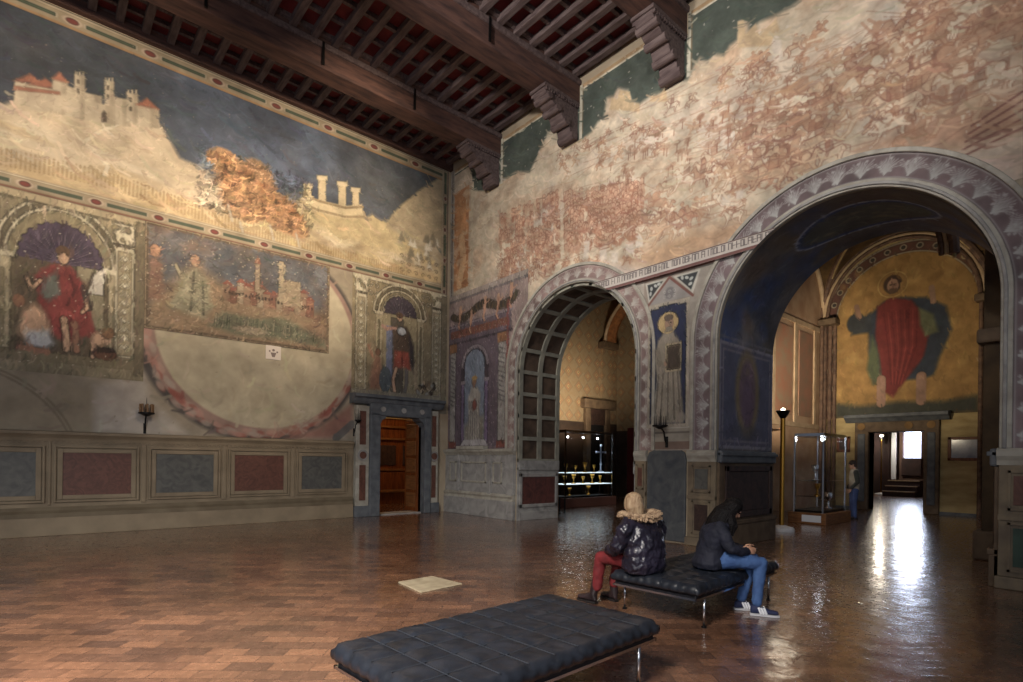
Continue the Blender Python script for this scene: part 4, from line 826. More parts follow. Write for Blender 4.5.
# inscription band with pseudo-gothic lettering
c = Canvas(4.1, 8.5, 5.4, 5.66, 110, (196, 186, 174)); c.rect(4.1, 8.5, 5.4, 5.46, (128, 84, 78)); c.rect(4.1, 8.5, 5.46, 5.48, (206, 198, 188))
r = random.Random(21); u = 8.4
while u > 4.2:
    g = .035+.03*r.random()
    if r.random() < .13: u -= .05; continue
    c.stroke([(u, 5.51), (u, 5.62)], .014, (66, 56, 60), .9)
    if r.random() < .7: c.stroke([(u, 5.62), (u-g, 5.62), (u-g, 5.51)], .012, (66, 56, 60), .9)
    if r.random() < .4: c.stroke([(u, 5.565), (u-g, 5.565)], .01, (66, 56, 60), .8)
    if r.random() < .3: c.stroke([(u, 5.51), (u-g, 5.51)], .012, (66, 56, 60), .8)
    u -= g+.022
c.stroke([(4.1, 5.65), (8.5, 5.65)], .02, (90, 66, 64))
ki1, ki2 = outside(A1['cy'], A1['sp'], 1.9), outside(A2['cy'], A2['sp'], 1.98)
tag(c.obj('inscription_band', on_right(.095), lambda U, V: ki1(U, V) & ki2(U, V)), 'pale painted band with a line of dark gothic lettering between the two arches', 'inscription')

# purple painted niche beside the left arch
c = Canvas(10.6, 14.2, 1.9, 6.6, 60, (150, 128, 120)); c.mottle(.2, .5, 100)
k1b = outside(A1['cy'], A1['sp'], 2.36)
PU = (104, 88, 98); PUL = (140, 126, 132); PUD = (70, 58, 66)
c.rect(11.5, 14.2, 1.9, 5.35, (118, 100, 106)); c.rect(11.7, 13.9, 2.0, 5.15, PU)
c.rect(11.25, 14.2, 5.1, 5.7, PU); c.stroke([(11.2, 5.68), (14.2, 5.62)], .06, PUL); c.stroke([(11.2, 5.12), (14.2, 5.12)], .05, PUD); c.rect(11.4, 14.1, 5.28, 5.5, (128, 74, 56)); c.curls(11.4, 14.1, 5.28, 5.5, .22, .07, .02, (176, 128, 96), .8, 7)
for u0, u1 in ((11.48, 11.78), (13.82, 14.1)):
    c.rect(u0, u1, 2.1, 5.1, (156, 150, 142)); c.rect(u0-.05, u1+.05, 4.85, 5.12, (146, 98, 56)); c.rect(u0-.05, u1+.05, 1.95, 2.14, (128, 66, 52))
    for k in range(12): v = 3.2+k*.13; c.stroke([(u0, v), (u1, v+.1)], .02, (106, 98, 98), .8)
    c.stroke([(u0+.03, 2.1), (u0+.03, 4.85)], .03, (190, 184, 176), .8)
MU = 12.87
c.rect(MU-.66, MU+.66, 2.0, 4.4, PUD); c.ell((MU, 4.35), .66, .6, PUD, 1, .03); c.arc((MU, 4.35), .6, 0, PI, .12, PUL, 1, 30, .92); c.rect(MU-.48, MU+.48, 2.15, 4.38, (120, 132, 150)); c.ell((MU, 4.36), .48, .46, (120, 132, 150), 1, .04); c.poly([(MU-.48, 2.9), (MU+.48, 2.6), (MU+.48, 2.15), (MU-.48, 2.15)], (128, 122, 104), 1, soft=.1)
for sx in (-1, 1): c.rect(MU+sx*.57-.07, MU+sx*.57+.07, 2.1, 3.9, (116, 98, 128)); c.rect(MU+sx*.57-.12, MU+sx*.57+.12, 3.84, 3.96, PUL)
c.poly([(MU-.32, 2.12), (MU-.26, 3.0), (MU-.3, 3.5), (MU-.14, 3.72), (MU+.14, 3.72), (MU+.3, 3.4), (MU+.26, 2.9), (MU+.36, 2.12)], (166, 158, 146), 1, soft=.04)
for k in range(6): c.stroke([(MU-.22+k*.09, 3.3), (MU-.28+k*.115, 2.2)], .025, (112, 106, 102), .7)
c.ell((MU, 3.86), .1, .14, (146, 106, 80), 1, .2); c.ell((MU, 3.98), .13, .07, (180, 140, 70), 1, .3); c.ell((MU-.02, 3.2), .1, .14, (132, 62, 48), .9, .4); c.poly([(MU-.7, 2.0), (MU+.7, 2.0), (MU+.5, 2.2), (MU-.5, 2.2)], (178, 172, 172))
for k in range(60):    # garland with small figures along the top
    t = k/59; u = 14.0-t*2.95; v = 5.95-.12*math.sin(t*PI*3)+.25*max(0, t-.7); c.ell((u, v), .12, .09, [(62, 52, 44), (96, 74, 44), (74, 66, 50)][k % 3], .9, .5, t*9)
for (u, v) in ((13.6, 5.95), (13.05, 5.75), (12.4, 6.0), (11.8, 5.95), (11.25, 6.15)):
    c.ell((u, v+.2), .07, .08, (192, 148, 112), 1, .3); c.stroke([(u, v+.12), (u+.03, v-.1)], .13, (190, 140, 106)); c.stroke([(u, v-.1), (u+.1, v-.3), (u+.02, v-.42)], .07, (186, 134, 100)); c.stroke([(u, v+.05), (u-.2, v+.12)], .055, (190, 140, 106))
c.rect(10.6, 14.2, 6.42, 6.6, (164, 148, 136)); c.stroke([(10.6, 6.42), (14.2, 6.42)], .05, (122, 112, 112))
for k in range(50): c.ell((11.36+.06*rng.random(), 2+4*k/50), .05, .04, (140, 62, 52), .8, .5)
c.mottle(.12, .2, 101)
c.contour(1.3); c.brush(190, .13, .02, .22, 11); c.specks(400, (196, 186, 178), .016, 12, .5)
tag(c.obj('niche_fresco', on_right(.014), k1b), 'painted purple aedicule with crowned figure in white, beside the coffered arch', 'fresco')
# marble dado under it
md = sempty('trim_8', (XR, 12.8, 0)); ya, yb = 11.0, YL
MB().box(XR-.12, XR, ya, yb, 0, .5).build('base', MARBLE, md, bevel=.01); MB().prism([(XR, .5), (XR-.12, .5), (XR-.1, .56), (XR-.13, .62), (XR-.07, .68), (XR, .68)], 'y', ya, yb).build('base_moulding', MARBLE_L, md)
MB().box(XR-.06, XR, ya, yb, .66, 1.75).build('marble_field', MARBLE, md)
MB().prism([(XR, 1.74), (XR-.08, 1.74), (XR-.12, 1.8), (XR-.16, 1.84), (XR-.16, 1.9), (XR, 1.92)], 'y', ya, yb).build('cornice', MARBLE_L, md)
for a, b in ((12.2, 13.4), (11.5, 11.9), (13.65, 14.0)):
    mb = MB()
    for q in ((a, a+.05, .95, 1.55), (b-.05, b, .95, 1.55), (a, b, .95, 1.0), (a, b, 1.5, 1.55)): mb.box(XR-.085, XR-.05, *q)
    mb.build('panel_frame', MARBLE_L, md, bevel=.006)
for a, b in ((11.98, 12.1), (13.5, 13.6), (11.02, 11.3)): MB().box(XR-.1, XR, a, b, .66, 1.75).build('pilaster_strip', MARBLE, md, bevel=.008)
MB().box(XR-.2, XR, 12.2, 13.5, 1.9, 2.0).build('figure_plinth', MARBLE_L, md, bevel=.01)

# ------------------------------------------------------------------ anteroom seen through the right arch
ante = sempty('wall_east', (XB, 5.5, 0))
def slab(x0, x1, y0, y1, z0, z1, nm, m, par=ante, bev=0): return MB().box(x0, x1, y0, y1, z0, z1).build(nm, m, par, bevel=bev)
AY0, AY1 = 3.2, 8.1
slab(XB, XB+.5, 2.7, 4.89, 0, 9.8, 'masonry', OCHRE); slab(XB, XB+.5, 6.49, 11, 0, 9.8, 'masonry', OCHRE); slab(XB, XB+.5, 4.89, 6.49, 2.78, 9.8, 'masonry', OCHRE)
slab(XB-.04, XB, AY0, 4.5, 0, .1, 'skirting', STONE); slab(XB-.04, XB, 6.9, AY1, 0, .1, 'skirting', STONE)
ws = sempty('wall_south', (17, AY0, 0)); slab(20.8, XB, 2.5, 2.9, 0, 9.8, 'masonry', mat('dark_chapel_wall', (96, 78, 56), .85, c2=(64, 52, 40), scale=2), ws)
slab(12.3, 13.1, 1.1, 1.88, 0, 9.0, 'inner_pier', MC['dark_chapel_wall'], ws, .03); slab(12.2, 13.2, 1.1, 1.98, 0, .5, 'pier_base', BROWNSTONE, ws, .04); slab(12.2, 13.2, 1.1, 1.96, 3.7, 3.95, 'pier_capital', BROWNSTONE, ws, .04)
wn = sempty('wall_north', (17, AY1, 0)); WN = mat('faded_fresco_wall', (200, 172, 142), .85, c2=(172, 138, 110), scale=1.4, bump=.05)
slab(14.2, 18.0, AY1, AY1+.4, 0, 9.8, 'masonry', WN, wn); slab(19.15, XB, AY1, AY1+.4, 0, 9.8, 'masonry', WN, wn); slab(18.0, 19.15, AY1, AY1+.4, 2.75, 9.8, 'masonry', WN, wn); slab(17.9, 19.3, AY1+.38, AY1+.45, 0, 2.8, 'dark_passage', DPANEL, wn)
PALEW = mat('pale_painted_frame', (206, 182, 150), .8, c2=(178, 152, 122), scale=3)
for z in (2.9, 6.5): slab(14.2, XB, AY1-.05, AY1, z, z+.16, 'painted_band', PALEW, wn)
for x in (18.2, 19.9, 21.6): slab(x, x+.2, AY1-.045, AY1, 2.9, 6.6, 'painted_band', PALEW, wn)
slab(18.4, 19.7, AY1-.035, AY1, 3.3, 6.3, 'faded_panel', mat('faded_red_panel', (184, 132, 106), .85, c2=(170, 146, 120), scale=2.5), wn); slab(20.3, 21.4, AY1-.035, AY1, 3.3, 6.3, 'faded_panel', mat('faded_rose_panel', (168, 124, 102), .85, c2=(146, 124, 104), scale=2.5), wn)
# clustered shafts in the corner, carrying the vault
sh = MB()
for dx, dy, r_ in ((.1, .12, .1), (.1, .32, .07), (.3, .1, .07), (.1, .48, .06)): sh.tube([(XB-dx, AY1-dy, 0), (XB-dx, AY1-dy, 6.75)], r_, 12)
SHM = mat('painted_shaft', (122, 96, 78), .7, c2=(80, 62, 54), scale=6)
sh.build('corner_shafts', SHM, wn); slab(XB-.5, XB, AY1-.62, AY1, 6.72, 6.95, 'shaft_capital', BROWNSTONE, wn, .04); slab(XB-.4, XB, AY1-.55, AY1, 0, .3, 'shaft_base', BROWNSTONE, wn, .03)
sh = MB()
for dx, dy, r_ in ((.1, .1, .1), (.1, .26, .06)): sh.tube([(XB-dx, AY0+dy, 0), (XB-dx, AY0+dy, 6.75)], r_, 12)
sh.build('corner_shafts', SHM, ws); slab(XB-.4, XB, AY0, AY0+.4, 6.72, 6.95, 'shaft_capital', BROWNSTONE, ws, .04)
# groined vault in two bays
vt = sempty('ceiling_vault'); vt.name = 'ceiling.001'
VM = mat('dark_gold_vault', (104, 80, 48), .85, c2=(70, 54, 38), scale=3, bump=.1)
for x0, x1 in ((11.95, 17.2), (17.2, XB)):
    n = 28; vs = []; cy = (AY0+AY1)/2; ry = (AY1-AY0)/2; cx = (x0+x1)/2; rx = (x1-x0)/2
    for i in range(n+1):
        for j in range(n+1):
            a = -1+2*i/n; b = -1+2*j/n; h = max(math.sqrt(max(0, 1-a*a)), math.sqrt(max(0, 1-b*b))); vs.append((cx+a*rx, cy+b*ry, 6.9+2.65*h))
    fs = [(i*(n+1)+j, (i+1)*(n+1)+j, (i+1)*(n+1)+j+1, i*(n+1)+j+1) for i in range(n) for j in range(n)]
    MB().add(vs, fs).build('groined_shell', VM, vt)
    for sg in (1, -1):
        pts = [(cx+t*rx, cy+sg*t*ry, 6.9+2.65*math.sqrt(max(0, 1-t*t))-.03) for t in [math.sin(-PI/2+PI*k/30) for k in range(31)]]
        MB().tube(pts, .11, 8).build('diagonal_rib', SHM, vt); MB().tube([(p[0], p[1], p[2]-.1) for p in pts], .04, 6).build('gilt_rib_line', OCHRE, vt)
    for r_, zz in ((0, .0), (.14, -.1), (.26, -.2)):
        x = x1-.12-.5*r_ if x1 > 20 else x1
        MB().tube([(x, cy+(ry-r_)*math.cos(PI*k/30), 6.9+(2.65-r_)*math.sin(PI*k/30)) for k in range(31)], .06, 8).build('wall_rib', SHM if r_ != .14 else PALEW, vt)
    for yy in (AY1-.08,): MB().tube([(cx+(rx-.05)*math.cos(PI*k/30), yy, 6.9+2.6*math.sin(PI*k/30)) for k in range(31)], .08, 8).build('wall_rib', PALEW, vt)
slab(11.95, XB+.5, AY0-.4, AY1+.4, 9.8, 10, 'outer_cover', BROWNSTONE, vt)
# great painting of a robed figure on gold above the doorway
c = Canvas(3.25, 7.95, 3.3, 9.3, 44, (92, 70, 52)); c.mottle(.3, .5, 110); CYB, ZS = 5.55, 6.8
def tomb(r_, z0, n=40): return [(CYB-r_, z0)]+[(CYB-r_*math.cos(PI*k/n), ZS+r_*math.sin(PI*k/n)) for k in range(n+1)]+[(CYB+r_, z0)]
c.poly(tomb(2.42, 3.3), (104, 64, 52)); c.stroke(tomb(2.42, 3.3), .07, (176, 160, 132)); 
for k in range(15):
    a = PI*(k+.5)/15; c.ell((CYB-2.24*math.cos(a), ZS+2.24*math.sin(a)), .11, .11, (178, 160, 130), 1, .3); c.ell((CYB-2.24*math.cos(a), ZS+2.24*math.sin(a)), .06, .06, (66, 60, 58), 1, .3)
for sx in (-1, 1):
    for k in range(5): v = 3.7+k*.7; c.ell((CYB+sx*2.24, v), .11, .12, (178, 160, 130), 1, .3); c.ell((CYB+sx*2.24, v), .06, .07, (50, 56, 54), 1, .3); c.rect(CYB+sx*2.24-.08, CYB+sx*2.24+.08, v+.2, v+.5, (60, 60, 54))
c.poly(tomb(2.08, 3.3), (176, 160, 132)); c.poly(tomb(2.03, 3.3), (166, 122, 44)); 
for k in range(130): c.ell((CYB+(rng.random()-.5)*4, 3.5+rng.random()*5.3), .2*rng.random()+.05, .12, [(196, 156, 70), (132, 92, 30), (178, 136, 50)][k % 3], .35, .8, rng.random()*3)
c.poly([(3.5, 3.3), (7.6, 3.3), (7.6, 3.85), (6.8, 3.7), (5.6, 3.78), (4.4, 3.7), (3.5, 3.86)], (64, 66, 56), 1, soft=.1)
c.poly([(6.55, 6.9), (6.1, 7.3), (5.6, 7.35), (4.9, 7.2), (4.35, 6.8), (4.2, 6.0), (4.5, 5.2), (4.65, 4.6), (4.9, 4.5), (5.9, 4.5), (6.35, 4.8), (6.55, 5.6)], (52, 62, 78), 1, soft=.06)
c.poly([(6.9, 6.8), (6.5, 7.0), (6.45, 6.3), (7.1, 6.3)], (54, 60, 68), 1, soft=.06); c.ell((6.95, 6.7), .3, .36, (56, 60, 64), 1, .2)
c.poly([(6.3, 7.15), (5.9, 7.4), (5.3, 7.2), (5.0, 6.7), (4.75, 6.2), (4.95, 5.2), (5.5, 4.4), (5.8, 3.95), (6.1, 4.2), (6.2, 5.2), (6.35, 6.2)], (128, 38, 36), 1, soft=.05)
for k in range(9): c.stroke([(6.1-.12*k, 6.9), (5.95-.1*k, 5.6), (5.85-.04*k, 4.4)], .04, [(106, 22, 26), (168, 56, 46)][k % 2], .6)
c.poly([(6.45, 6.2), (6.6, 5.0), (6.4, 4.4), (6.15, 4.6), (6.25, 5.6)], (88, 98, 66), 1, soft=.06); c.poly([(5.1, 6.9), (4.7, 6.6), (4.55, 6.0), (4.9, 5.9), (5.05, 6.3)], (108, 112, 76), 1, soft=.06)
for u in (6.15, 5.0): c.stroke([(u, 4.6), (u, 3.75)], .28, (160, 120, 96), 1)
c.ell((5.85, 7.85), .46, .46, (190, 150, 66), 1, .06); c.ell((5.85, 7.85), .41, .41, (160, 116, 44), 1, .06); c.ell((5.85, 7.86), .27, .3, (74, 50, 36), 1, .2); c.ell((5.84, 7.8), .18, .24, (168, 124, 96), 1, .15); c.ell((5.84, 7.62), .14, .1, (96, 70, 50), .9, .4); c.stroke([(5.92, 7.84), (5.88, 7.84)], .03, (60, 40, 30)); c.stroke([(5.8, 7.84), (5.76, 7.84)], .03, (60, 40, 30)); c.stroke([(5.84, 7.82), (5.83, 7.72)], .03, (130, 90, 70))
c.stroke([(6.85, 6.9), (6.95, 7.3)], .16, (150, 110, 84), 1); c.stroke([(4.7, 7.0), (4.75, 7.5)], .16, (156, 118, 90), 1); c.mottle(.15, .25, 112)
c.contour(.5); c.brush(30, .18, .03, .13, 14)
tag(c.obj('gold_ground_mural', lambda U, V: (np.full_like(U, XB-.03), U, V), lambda U, V: ((U-CYB)**2+(V-ZS)**2 < 2.45**2) | ((abs(U-CYB) < 2.45) & (V < ZS))), 'arched mural of a red-cloaked bearded figure on gold, high above the far doorway', 'mural')
# stone doorway in the east wall
d2 = sempty('door_2', (XB, 5.7, 0))
for a, b in ((4.47, 4.89), (6.49, 6.92)):
    slab(XB-.16, XB+.5, a, b, 0, 2.8, 'stone_jamb', BROWNSTONE, d2, .03); slab(XB-.2, XB, a+.1, b-.1, .3, 2.7, 'jamb_strip', STONE, d2, .03)
slab(XB-.16, XB+.5, 4.47, 6.92, 2.75, 3.12, 'lintel', BROWNSTONE, d2, .03)
MB().prism([(XB, 3.1), (XB-.2, 3.1), (XB-.3, 3.2), (XB-.4, 3.26), (XB-.4, 3.36), (XB, 3.4)], 'y', 4.2, 7.2).build('door_cornice', STONE, d2)
for y in (4.68, 5.3, 6.7): MB().tube([(XB-.17, y, 2.95), (XB-.2, y, 2.95)], .12, 16).build('lintel_boss', CHAPEL, d2)
# small framed print and a dark one
def framed(y0, y1, z0, z1, fm, pm, label, cat, nm):
    t = thing(nm, (XB, (y0+y1)/2, z0), label, cat); mb = MB(); e = .09
    for q in ((y0, y0+e, z0, z1), (y1-e, y1, z0, z1), (y0, y1, z0, z0+e), (y0, y1, z1-e, z1)): mb.box(XB-.05, XB-.002, *q)
    mb.build('frame', fm, t, bevel=.012); MB().box(XB-.02, XB-.004, y0+e*.8, y1-e*.8, z0+e*.8, z1-e*.8).build('picture', pm, t)
framed(3.44, 4.27, 1.77, 2.53, WOODW, mat('blue_grey_print', (128, 134, 150), .15, c2=(190, 194, 204), scale=2.2), 'small horizontal print in a brown frame on the ochre wall, right of the far doorway', 'picture', 'framed_print')
framed(7.1, 7.55, 2.05, 2.62, WOODW, DPANEL, 'small dark picture in a brown frame on the ochre wall, left of the far doorway', 'picture', 'framed_picture')
# room beyond
fr = sempty('wall_far', (35, 9, 0)); DW = mat('dim_room_wall', (120, 96, 84), .85, c2=(92, 72, 64), scale=1.2); DR = mat('dark_red_panelling', (74, 54, 52), .6, c2=(52, 40, 40), scale=2)
slab(35, 35.4, 2, 7.75, 0, 6, 'masonry', DW, fr); slab(35, 35.4, 8.63, 14, 0, 6, 'masonry', DW, fr); slab(35, 35.4, 7.75, 8.63, 0, 2.0, 'masonry', DW, fr); slab(35, 35.4, 7.75, 8.63, 3.5, 6, 'masonry', DW, fr)
slab(XB+.5, 35.4, 13.6, 14, 0, 6, 'side_wall', DW, fr); slab(XB+.5, 35.4, 2, 2.3, 0, 6, 'side_wall', DW, fr); slab(XB+.5, 35.4, 2, 14, 6, 6.2, 'flat_ceiling', DW, fr)
slab(34.85, 35, 9.15, 10.6, 0, 3.6, 'red_panelling', DR, fr, .03); slab(34.9, 35, 7.75, 8.63, 1.05, 1.98, 'sill_panelling', DR, fr, .03)
wi = sempty('window_1', (35, 8.2, 2)); WINM = mat('bright_sky_beyond', (230, 238, 255), .5, emit=(206, 220, 255), es=5)
slab(35.28, 35.3, 7.75, 8.63, 2.0, 3.5, 'sky_lit_pane', WINM, wi); slab(34.98, 35.3, 7.73, 7.8, 1.96, 3.54, 'window_frame', DW, wi); slab(34.98, 35.3, 8.58, 8.65, 1.96, 3.54, 'window_frame', DW, wi)
slab(34.8, 34.98, 8.84, 9.06, .85, 3.5, 'white_shutter', mat('white_shutter', (236, 240, 250), .6), wi)
st_ = thing('window_steps', (34.2, 8.4, 0), 'short flight of dark steps with pale edges below the bright far window', 'steps')
for k in range(3):
    slab(33.3+.45*k, 35, 7.65, 9.05, .0 if k == 0 else .27*k, .27*(k+1), 'step', DR, st_); slab(33.28+.45*k, 33.36+.45*k, 7.65, 9.05, .27*(k+1)-.04, .27*(k+1)+.01, 'pale_nosing', PALEW, st_)
area('far_window_daylight', (34.6, 8.2, 2.75), (24, 5.6, .3), 1.0, 22, (.74, .82, 1), 1.5, 140)
# torchere lamps
def torchere(x, y, h, label, power, head_r=.14, pole=.028, base_r=.28, to=None, star=False):
    t = thing('floor_lamp', (x, y, 0), label, 'lamp'); 
    MB().lathe([(base_r, 0), (base_r, .05), (base_r*.9, .09), (base_r*.5, .12), (pole*1.4, .14)], (x, y, 0)).build('base', mat('white_enamel', (214, 214, 216), .35), t, smooth=False)
    MB().tube([(x, y, .1), (x, y, h)], pole, 12).build('pole', BRASS, t)
    MB().lathe([(pole, h-.04), (head_r*.6, h+.02), (head_r, h+.14), (head_r*.94, h+.15), (head_r*.5, h+.05)], (x, y, 0)).build('lamp_head', IRON, t)
    MB().ball((x, y, h+.16), .05 if not star else .085).build('bulb', mat('halogen_bulb', (255, 240, 210), .5, emit=(255, 236, 200), es=7), t)
torchere(13.49, 5.72, 2.72, 'tall brass floor lamp on a white round base beside the right arch', 0, .16, .055)
torchere(34.0, 9.3, 2.98, 'floor lamp with a glaring bulb in the room beyond the far doorway', 0, .1, .03, .3, star=True)
point('halogen_light', (13.6, 5.8, 3.05), 8, (1, .86, .66), .3)
spot('halogen_throw', (13.6, 5.9, 3.0), (20.2, 8.1, 4.6), 700, (1, .84, .62), 50)
spot('halogen_throw', (14.0, 5.7, 3.0), (22.4, 5.5, 6.0), 420, (1, .84, .6), 60)
point('far_halogen_light', (33.8, 9.3, 3.05), 45, (1, .88, .7), .08)
# glass museum case standing in the anteroom
def museum_case(x0, x1, y0, y1, h, base_h, label, nm='display_case'):
    t = thing(nm, ((x0+x1)/2, (y0+y1)/2, 0), label, 'display case')
    MB().box(x0-.12, x1+.12, y0-.12, y1+.12, 0, base_h).build('base', WOODP, t, bevel=.015)
    MB().box(x0, x1, y0, y1, base_h, base_h+.06).build('plinth', IRON, t)
    mb = MB(); g = .008
    for q in ((x0, x0+g, y0, y1), (x1-g, x1, y0, y1), (x0, x1, y0, y0+g), (x0, x1, y1-g, y1)): mb.box(*q, base_h+.06, h)
    mb.build('glass_panes', GLASS, t); MB().box(x0-.01, x1+.01, y0-.01, y1+.01, h, h+.08).build('top', CHROME, t)
    for a in (x0, x1):
        for b in (y0, y1): MB().box(a-.02, a+.02, b-.02, b+.02, base_h, h).build('corner_post', CHROME, t)
    return t
t = museum_case(15.75, 17.35, 5.62, 6.35, 2.35, .3, 'tall glass display case on a wooden base, behind the brass lamp in the far room')
MB().box(15.62, 15.64, 5.62, 6.1, .06, .24).build('white_label', mat('paper', (214, 218, 226), .6), t)
MB().box(15.8, 17.3, 5.66, 6.3, 1.15, 1.165).build('shelf', GLASS, t); MB().box(15.8, 17.3, 5.66, 6.3, .72, .735).build('shelf', GLASS, t)
def chalice(x, y, z, s, label, m=BRASS, nm='chalice', cat='chalice', group=None):
    o = MB().lathe([(.07*s, 0), (.075*s, .01*s), (.03*s, .03*s), (.015*s, .06*s), (.028*s, .1*s), (.014*s, .13*s), (.05*s, .18*s), (.07*s, .28*s), (.062*s, .28*s)], (0, 0, 0), 16).build(nm, m, smooth=True); o.location = (x, y, z); return tag(o, label, cat, group)
chalice(16.1, 5.95, 1.165, 1.5, 'silver chalice on the upper glass shelf of the far display case', CHROME)
chalice(16.4, 6.0, .735, 1.2, 'gilt chalice on the lower glass shelf of the far display case', BRASS)
chalice(16.9, 5.9, .36, 1.6, 'silver cup standing on the floor of the far display case', CHROME, 'silver_cup', 'cup')
point('case_light', (16.7, 5.98, 2.3), 9, (.9, .95, 1), .05)

# ------------------------------------------------------------------ chapel seen through the left arch
def damask():
    m = bpy.data.materials.new('patterned_fresco_wall'); m.use_nodes = True; nt = m.node_tree; b = nt.nodes['Principled BSDF']; N = nt.nodes.new; Lk = nt.links.new
    tc = N('ShaderNodeTexCoord'); sp = N('ShaderNodeSeparateXYZ'); Lk(tc.outputs['Object'], sp.inputs[0]); ad = N('ShaderNodeMath'); ad.operation = 'ADD'; Lk(sp.outputs[0], ad.inputs[0]); Lk(sp.outputs[1], ad.inputs[1])
    cm = N('ShaderNodeCombineXYZ'); Lk(ad.outputs[0], cm.inputs[0]); Lk(sp.outputs[2], cm.inputs[1])
    v = N('ShaderNodeTexVoronoi'); v.voronoi_dimensions = '2D'; v.inputs['Scale'].default_value = 1.7; v.inputs['Randomness'].default_value = .2; v.distance = 'MANHATTAN'; Lk(cm.outputs[0], v.inputs['Vector'])
    cr = N('ShaderNodeValToRGB'); e = cr.color_ramp.elements; e[0].position = .0; e[0].color = lc((70, 92, 86)); e[1].position = .62; e[1].color = lc((146, 130, 104))
    for p, cc in ((.13, (196, 170, 122)), (.2, (150, 92, 66)), (.3, (148, 130, 104)), (.37, (150, 104, 74)), (.45, (104, 108, 92)), (.52, (148, 132, 106))): q = e.new(p); q.color = lc(cc)
    Lk(v.outputs['Distance'], cr.inputs[0]); n = N('ShaderNodeTexNoise'); n.inputs['Scale'].default_value = 5; n.inputs['Detail'].default_value = 8; Lk(tc.outputs['Object'], n.inputs['Vector'])
    mx = N('ShaderNodeMixRGB'); mx.inputs[2].default_value = lc((140, 118, 88)); mr = N('ShaderNodeMapRange'); mr.inputs[1].default_value = .35; mr.inputs[2].default_value = .65; mr.inputs[3].default_value = .15; mr.inputs[4].default_value = .85
    Lk(n.outputs['Fac'], mr.inputs[0]); Lk(mr.outputs[0], mx.inputs[0]); Lk(cr.outputs[0], mx.inputs[1]); Lk(mx.outputs[0], b.inputs['Base Color']); b.inputs['Roughness'].default_value = .8; return m
DM = damask(); ch = sempty('wall_chapel', (15, 16, 0))
slab(11.2, 20.2, 16, 16.3, 3.3, 9.6, 'patterned_wall', DM, ch); slab(11.2, 20.2, 16, 16.3, 0, 3.3, 'lower_wall', mat('dark_panelled_wall', (74, 58, 48), .6, c2=(52, 42, 36), scale=2), ch)
slab(20.2, 20.5, 8.5, 16.3, 0, 3.0, 'lower_wall', MC['dark_panelled_wall'], ch); slab(20.2, 20.5, 8.5, 16.3, 3.0, 9.6, 'patterned_wall', DM, ch)
slab(11.2, 11.5, 11.2, 16.3, 0, 9.6, 'inner_west_wall', CHAPEL, ch); slab(11.2, 20.5, 8.5, 16.3, 9.6, 9.8, 'vault_cover', CHAPEL, ch)
MB().tube([(19.3+1.2*(1-math.cos(a)), 15.7-3.6*(1-math.cos(a)), 6.9+2.7*math.sin(a)) for a in [PI/2*k/16 for k in range(17)]], .26, 8).build('vault_rib', mat('rib_orange', (168, 112, 66), .8, c2=(130, 86, 54), scale=8), ch)
MB().tube([(18.95+1.2*(1-math.cos(a)), 15.7-3.6*(1-math.cos(a)), 6.9+2.7*math.sin(a)) for a in [PI/2*k/16 for k in range(17)]], .07, 8).build('rib_edge', PALEW, ch)
slab(18.8, 19.8, 15.6, 16, 6.6, 6.9, 'rib_capital', BROWNSTONE, ch, .05); slab(18.95, 19.65, 15.85, 16, 4.4, 6.6, 'rib_shaft', DM, ch)
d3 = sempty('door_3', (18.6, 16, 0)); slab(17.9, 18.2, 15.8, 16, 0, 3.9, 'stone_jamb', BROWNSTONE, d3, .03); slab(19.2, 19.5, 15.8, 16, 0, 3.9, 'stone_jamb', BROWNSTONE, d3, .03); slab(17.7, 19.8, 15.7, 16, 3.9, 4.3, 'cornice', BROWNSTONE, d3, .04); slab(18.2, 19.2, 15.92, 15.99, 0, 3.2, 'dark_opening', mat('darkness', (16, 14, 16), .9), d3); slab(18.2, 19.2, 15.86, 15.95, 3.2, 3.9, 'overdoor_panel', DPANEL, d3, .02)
tag(MB().box(19.95, 20.15, 14.0, 15.2, 0, 3.1).build('red_curtain', mat('dark_red_cloth', (86, 24, 28), .8)), 'dark red curtain hanging at the right edge of the left arch', 'curtain')
cs = museum_case(13.78, 16.3, 13.1, 13.7, 2.6, .32, 'long lit glass case of gilded objects on a pink plinth, inside the left arch')
cs.children[0].data.materials[0] = mat('pink_plinth', (122, 84, 74), .6)
for z in (1.18, .78): MB().box(13.8, 16.28, 13.12, 13.68, z, z+.02).build('lit_shelf', mat('frosted_shelf', (216, 228, 234), .4, emit=(216, 232, 240), es=.5), cs)
goods = [(14.05, .80, 1.0), (14.5, .80, 1.2), (15.0, .80, .9), (15.5, .80, 1.2), (15.95, .80, 1.0), (14.1, 1.20, 1.1), (14.6, 1.20, .9), (15.1, 1.20, 1.3), (15.6, 1.20, 1.0), (14.3, .38, 1.0), (15.3, .38, 1.2)]
for k, (x, z, s_) in enumerate(goods):
    chalice(x, 13.38, z, s_, 'small gilded vessel in the lit glass case inside the left arch', BRASS, 'gilded_vessel', 'vessel', 'gilded vessels in the lit case')
o = MB().lathe([(.12, 0), (.13, .02), (.04, .06), (.025, .25), (.05, .3), (.025, .36), (.02, .5)], (0, 0, 0), 16)
o.box(-.03, .03, -.015, .015, .45, 1.0); o.box(-.26, .26, -.015, .015, .72, .78)
for a, b in ((-.26, .75), (.26, .75), (0, 1.0)): o.ball((a, 0, b), .045, 8, 6)
o = o.build('reflection_cross', mat('pale_reflection_metal', (200, 212, 232), .3, metal=.6)); o.location = (16.0, 13.4, 1.2); tag(o, 'pale cross standing in for a reflection, upper right of the lit glass case', 'cross')  # made-up cross shape in place of a pale reflection on the glass
